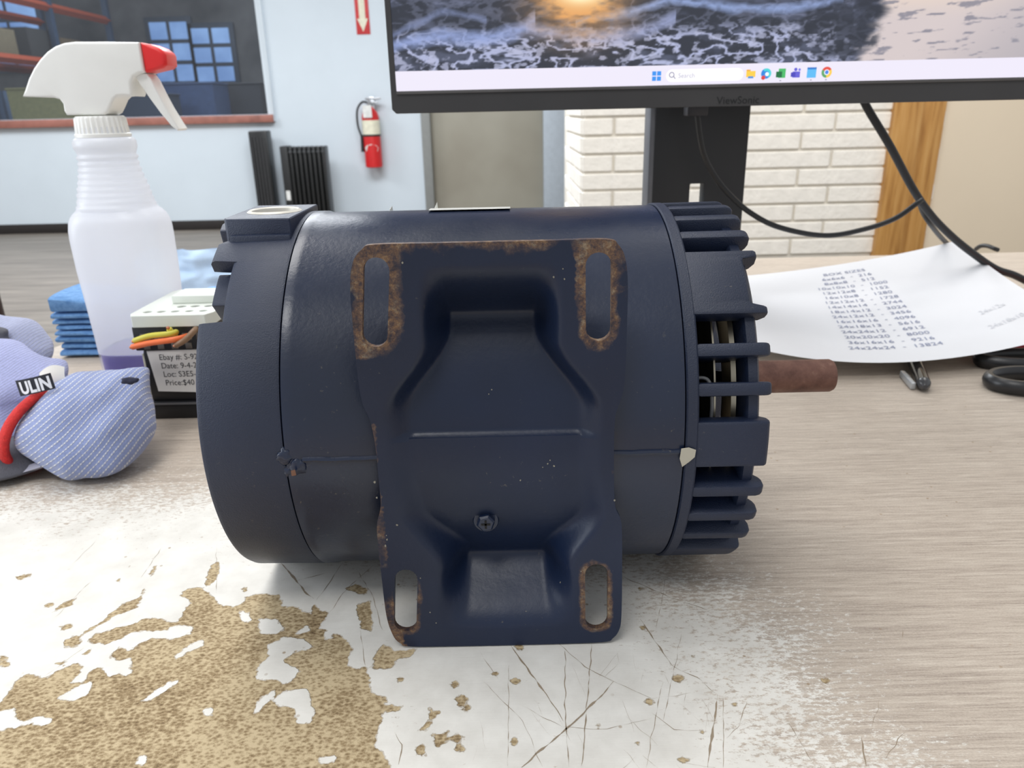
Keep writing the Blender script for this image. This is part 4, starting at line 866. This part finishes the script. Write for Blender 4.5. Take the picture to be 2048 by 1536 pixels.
rk_ = ss(1.1, .85, np.sqrt(((a_-1652)/52)**2+((b_-2)/34)**2)+.25*(n2_-.5)); col = lerp3(col, (30, 32, 42), rk_)
dkz = ss(1.1, .8, np.sqrt(((a_-1600)/75)**2+((b_-88)/52)**2)+.5*(n1_-.5)); col = lerp3(col, (42, 46, 58), dkz*.72*(1-spots*.6))
lin = np.where(col/255 <= .04045, col/255/12.92, ((col/255+.055)/1.055)**2.4)
nxm, nzm = GX.shape[1], GX.shape[0]; bbm = BASE[mn.name]
me = bpy.data.meshes.new('screen'); me.from_pydata([(x-bbm.x, MY+.0005-bbm.y, z-bbm.z) for x, z in zip(GX.ravel().tolist(), GZ.ravel().tolist())], [], [(j*nxm+i, j*nxm+i+1, (j+1)*nxm+i+1, (j+1)*nxm+i) for j in range(nzm-1) for i in range(nxm-1)])
ca = me.color_attributes.new('picture', 'FLOAT_COLOR', 'POINT'); ca.data.foreach_set('color', np.concatenate([lin, np.ones(GX.shape+(1,))], -1).astype(np.float32).ravel())
t = NT('screen_picture'); t.set('Base Color', (.005, .005, .005, 1)); t.set('Roughness', .35); t.set('Emission Color', t.attr('picture', 'Color')); t.set('Emission Strength', 1.); me.materials.append(t.m)
scr = bpy.data.objects.new('screen', me); COL.objects.link(scr); scr.parent = mn; prop(scr, 'glowing screen with a seashore picture')
pl = lambda Y: (lambda u, v, w: (u, Y+w, v))
flat = lambda L, Y: MB().plate(L, [], pl(Y), .0001)
part('taskbar', flat(rect(sx0, sx1, sz0, .2352), MY+.0001), emis('taskbar_light', (228, 223, 238)), scr, label='pale taskbar along the bottom of the screen', smooth=0)
def circ2(x, z, r, a0=0, a1=2*pi, n=20, r0=0):
    L = [(x+r*cos(a0+(a1-a0)*k/n), z+r*sin(a0+(a1-a0)*k/n)) for k in range(n+(0 if a1-a0 > 6.2 else 1))]
    if r0: L += [(x+r0*cos(a1-(a1-a0)*k/n), z+r0*sin(a1-(a1-a0)*k/n)) for k in range(n+1)]
    elif a1-a0 < 6.2: L += [(x, z)]
    return L
def icon(name, L, c, dy=0): return part(name, flat(L, MY-.0002-dy*.00012), emis('icon_%d_%d_%d' % c, c), scr, smooth=0)
ic = .2280; X_ = lambda px_: aty(px_, 155, MY).x
x = X_(1313)
m = MB()
for i in (-1, 1):
    for j in (-1, 1): m.plate(rect(x+i*.0018-.0015, x+i*.0018+.0015, ic+j*.0018-.0015, ic+j*.0018+.0015), [], pl(MY-.0002), .0001)
part('start_icon', m, emis('icon_blue', (54, 142, 232)), scr, kind='stuff', smooth=0)
xa, xb = X_(1332), X_(1486); hh_ = .0043
pill = circ2(xa+hh_, ic, hh_, pi/2, 3*pi/2, 10)[:-1]+circ2(xb-hh_, ic, hh_, -pi/2, pi/2, 10)[:-1]
icon('search_box', pill, (250, 248, 252))
x = X_(1343); part('search_icon', MB().plate(circ2(x, ic+.0006, .0020), [circ2(x, ic+.0006, .0014)], pl(MY-.0004), .0001).plate([(x+.0012, ic-.0006), (x+.0016, ic-.0002), (x+.0030, ic-.0020), (x+.0026, ic-.0024)], [], pl(MY-.0004), .0001), emis('icon_ink', (120, 120, 150)), scr, kind='stuff', smooth=0)
part('lettering', text_mb('Search', .0046, lambda u, v: (X_(1356)+u, MY-.0004, ic-.0016+v)), emis('icon_text', (170, 170, 190)), scr, smooth=0)
x = X_(1501); icon('folder_icon', rect(x-.0034, x+.0034, ic-.0022, ic+.0020), (250, 200, 70)); icon('folder_icon', rect(x-.0034, x-.0004, ic+.0020, ic+.0030), (230, 165, 50)); icon('folder_icon', rect(x-.0020, x+.0020, ic-.0030, ic-.0016), (70, 140, 210), 1)
x = X_(1531); icon('browser_icon', circ2(x, ic, .0036), (40, 130, 215)); icon('browser_icon', circ2(x+.0003, ic, .0036, -.9, 2.3, 14, .0018), (70, 205, 210), 1); icon('browser_icon', circ2(x+.0008, ic-.0004, .0014), (235, 245, 250), 2); icon('browser_icon', circ2(x-.0018, ic-.0028, .0015), (214, 60, 60), 2)
x = X_(1561); icon('spreadsheet_icon', rect(x-.0018, x+.0034, ic-.0032, ic+.0032), (70, 180, 100)); icon('spreadsheet_icon', rect(x-.0036, x+.0008, ic-.0028, ic+.0012), (20, 105, 60), 1)
x = X_(1591); icon('chat_icon', rect(x-.0026, x+.0030, ic-.0032, ic+.0010), (96, 92, 205)); icon('chat_icon', circ2(x-.0004, ic+.0024, .0012), (96, 92, 205)); icon('chat_icon', circ2(x+.0024, ic+.0022, .0009), (120, 118, 220)); icon('chat_icon', rect(x-.0038, x-.0004, ic-.0026, ic+.0004), (70, 66, 180), 1)
x = X_(1622); icon('notes_icon', rect(x-.0034, x+.0034, ic-.0036, ic+.0036), (90, 180, 235)); icon('notes_icon', rect(x-.0034, x+.0034, ic+.0022, ic+.0036), (50, 120, 200), 1)
x = X_(1652)
for k, c_ in enumerate(((222, 74, 62), (90, 160, 100), (245, 200, 80))): icon('web_icon', circ2(x, ic, .0038, pi/6+k*2*pi/3, pi/6+(k+1)*2*pi/3), c_)
icon('web_icon', circ2(x, ic, .0019), (245, 245, 250), 1); icon('web_icon', circ2(x, ic, .0014), (70, 130, 225), 2)
for px_ in (1561, 1622, 1652): icon('open_mark', rect(X_(px_)-.0006, X_(px_)+.0006, ic-.0054, ic-.0048), (130, 130, 150))
# stand
cxa, cxb = .1355, .2215; SY = .72
ho = rect(.1705, .1838, .118, .1385)
part('stand_column', MB().plate(rect(cxa, cxb, .006, .40), [ho], yf(SY), .018), mat('stand_black', (38, 39, 42), .45, var=.05), mn, bevel=.0012)
part('column_edge', MB().box(cxa-.0045, cxa+.001, SY+.001, SY+.03, .006, .40), mat('stand_grey', (112, 114, 120), .35, .3), mn, label='lighter grey edge strip', bevel=.0008)
part('stand_neck', MB().box(.145, .212, MY+.05, SY+.01, .29, .36), MB_, mn, bevel=.003)
part('stand_base', MB().box(.06, .275, .655, .86, .0005, .0085), MB_, mn, bevel=.003)
# cables
cab = mat('cable_black', (30, 31, 33), .42, var=.05)
def cable(name, lab, pts, r, plug=None):
    P = spline([aty(a, b, y) if len(p_) == 3 else Vector(p_) for p_ in pts for a, b, y in [p_]], 8)
    b0_ = P[-1]; o = thing(name, lab, 'cable', (b0_.x, b0_.y, max(0, b0_.z-r)))
    part('cord', MB().tube(P, r, 12), cab, o)
    if plug: part('plug', MB().box(*plug), mat('plug_dark', (50, 50, 56), .4), o, bevel=.0015)
    return o
q = aty(1388, 232, .672)
cable('monitor_cable', 'thin black cable sagging in a loop from the monitor past its stand', [(1390, 180, .672), (1395, 235, .672), (1405, 300, .675), (1425, 345, .68), (1455, 385, .68), (1500, 425, .68), (1560, 455, .68), (1650, 471, .69), (1730, 458, .70), (1790, 437, .71), (1832, 408, .715), (1843, 400, .718)], .0024, (q.x-.0075, q.x+.010, .664, .680, q.z+.0, q.z+.016))
cable('power_cable', 'thick black cable running from the monitor down to the right desk corner', [(1722, 190, .72), (1738, 222, .72), (1780, 292, .72), (1826, 378, .73), (1862, 430, .735), (1905, 474, .74), (1950, 510, .745), (1992, 538, .748), (2032, 552, .75), (2085, 580, .755), (2160, 620, .80)], .0036)
cable('side_cable', 'short black cable hanging behind the upper right corner of the paper', [(1838, 402, .735), (1846, 425, .745), (1862, 450, .755), (1885, 478, .80), (1910, 500, .85), (1945, 520, .9)], .0024)
cable('loose_cable', 'small curled cable end above the paper at the right', [(1952, 498, .95), (1962, 492, .94), (1975, 492, .93), (1988, 497, .92), (1996, 500, .92)], .0026)
# ------------------------------------------------------------------ box-size list on paper
F3 = [Vector(atz(1500, 694, .028)), Vector(atz(1830, 723, .0135)), Vector(atz(2180, 652, .030))]
B3 = [Vector(atz(1440, 556, .03)), Vector(atz(1690, 527, .044)), Vector(atz(1914, 481, .065))]
def qd(Pq, u): return Pq[0]*((u-.5)*(u-1)/.5)+Pq[1]*(u*(1-u)/.25)+Pq[2]*(u*(u-.5)/.5)
def pap(u, v, o=0):
    p = qd(F3, u).lerp(qd(B3, u), v); p.z += -.005*sin(pi*v)*(.3+.7*u)+o; p.z = max(p.z, .0130+o)
    return p
pp = solo('paper_sheet', MB().grid(lambda u, v: pap(u, v), 40, 30), mat('white_paper', (222, 222, 225), .7, var=.01), 'curling white paper sheet with a printed list of box sizes', 'paper', base=(.34, .70, 0), smooth=180, fix=False)
m = MB()
L_ = ['BOX SIZES', '6x6x6  -  216', '8x8x8  -  512', '10x10x10  -  1000', '12x12x8  -  1152', '16x10x8  -  1280', '12x12x12  -  1728', '14x14x14  -  2744', '18x14x12  -  3024', '24x12x12  -  3456', '16x16x16  -  4096', '24x18x13  -  5616', '24x24x12  -  6912', '20x20x20  -  8000', '36x16x16  -  9216', '24x24x24  -  13824']
for i, s_ in enumerate(L_):
    v0 = .885-i*.0515; text_mb(s_, .0098, lambda u, v, v0=v0: pap(.475+u/.285*1.06, v0+v/.25*.95, .0004), align='CENTER', mb=m)
part('lettering', m, mat('print_ink', (140, 146, 170), .8), pp, label='printed list of box sizes', smooth=0)
m = MB(); text_mb('24x12x', .009, lambda u, v: pap(.80+u/.279, .30+v/.216+u*1.2, .0004), mb=m); text_mb('24x18x10', .009, lambda u, v: pap(.78+u/.279, .17+v/.216+u*1.2, .0004), mb=m)
part('pencil_note', m, mat('pencil', (206, 207, 212), .8), pp, label='faint pencil note', smooth=0)
# ------------------------------------------------------------------ pen, scissors, red roll
P0 = atz(1848, 768, .0055); P1 = P0+Vector((.028, .075, 0)); d = (P1-P0).normalized()
pn_ = thing('pen', 'black pen sticking out from under the paper', 'pen', (P0.x, P0.y, 0))
part('barrel', MB().tube([P0+d*.0, P0+d*.002, P0+d*.02, P0+d*.085], [.0035, .0050, .0052, .0052], 20), mat('pen_black', (20, 20, 22), .12, var=.02), pn_)
part('end_cap', MB().tube([P0-d*.007, P0-d*.004, P0+d*.001], [.0016, .0038, .0050], 20), mat('pen_grey', (60, 60, 62), .2), pn_)
part('clip', MB().box(-.009, -.0052, .0, .030, .0005, .0060, Matrix.Translation((P0.x, P0.y, 0)) @ Matrix.Rotation(-.2, 4, 'Z')), mat('clip_clear', (176, 178, 180), .2, .3), pn_, bevel=.001)
S0 = atz(2046, 770, .006); sb = mat('scissor_black', (34, 34, 36), .35)
sc_o = thing('scissors', 'black handled scissors lying at the right edge of the desk', 'scissors', (S0.x, S0.y, 0))
def loop(c, a, b, rot, r, n=40):
    m = MB(); P = []
    for k in range(n):
        t_ = 2*pi*k/n; x, y = a*cos(t_), b*sin(t_); P.append(Vector((c[0]+x*cos(rot)-y*sin(rot), c[1]+x*sin(rot)+y*cos(rot), c[2])))
    rr = []
    for k in range(n):
        t_ = (P[(k+1) % n]-P[k-1]).normalized(); o = t_.cross(Vector((0, 0, 1))); rr.append([P[k]+o*r*cos(2*pi*j/10)+Vector((0, 0, 1))*r*1.25*sin(2*pi*j/10) for j in range(10)])
    rr.append(rr[0]); return m.loft(rr, False, False)
part('handle', loop((.392, .530, .0062), .030, .0185, .0, .0046), sb, sc_o)
part('handle', loop((.424, .578, .0062), .040, .0150, -.12, .0046), sb, sc_o)
part('blade', MB().box(S0.x+.04, S0.x+.15, S0.y+.012, S0.y+.027, .003, .005), mat('steel', (180, 182, 185), .3, .9), sc_o, bevel=.0005)
part('blade', MB().box(S0.x+.04, S0.x+.15, S0.y+.022, S0.y+.037, .0052, .0072), mat('steel', (180, 182, 185), .3, .9), sc_o, bevel=.0005)
part('pivot', MB().lathe([(.0025, .004), (.008, .004), (.0085, .003)], 'Z', (S0.x+.05, S0.y+.025, 0), 16), mat('steel', (180, 182, 185), .3, .9), sc_o)
rr_ = thing('red_pouch', 'red pouch peeking out under the right end of the paper', 'pouch', (.475, .66, 0))
part('pouch_body', MB().pillowprism([(.414, .600), (.50, .588), (.56, .60), (.56, .70), (.50, .72), (.44, .70), (.425, .66)], .0055, .004, lambda u, v, w: (u, v, .0060+w), 5), mat('pouch_red', (222, 76, 92), .6, bump=.0005, bs=300), rr_)
part('zip', MB().tube([(.418, .612, .0118), (.49, .602, .0120), (.555, .612, .0118)], .0012, 8), mat('zip_dark', (110, 40, 50), .5), rr_)
# dark object at the left edge, on the floor
ch = thing('floor_post', 'dark maroon chair leg standing on the floor at the left edge', 'chair', (-.72, 1.0, FZ))
a = aty(-12, 560, 1.0); b = aty(8, 640, 1.0)
part('post', MB().tube([(b.x-.02, 1., FZ), (b.x-.018, 1., .02)], .018, 16), mat('maroon', (48, 26, 26), .5), ch)
part('foot', MB().lathe([(FZ, .03), (FZ+.02, .03), (FZ+.03, .018)], 'Z', (b.x-.02, 1., 0), 20), mat('maroon', (48, 26, 26), .5), ch)
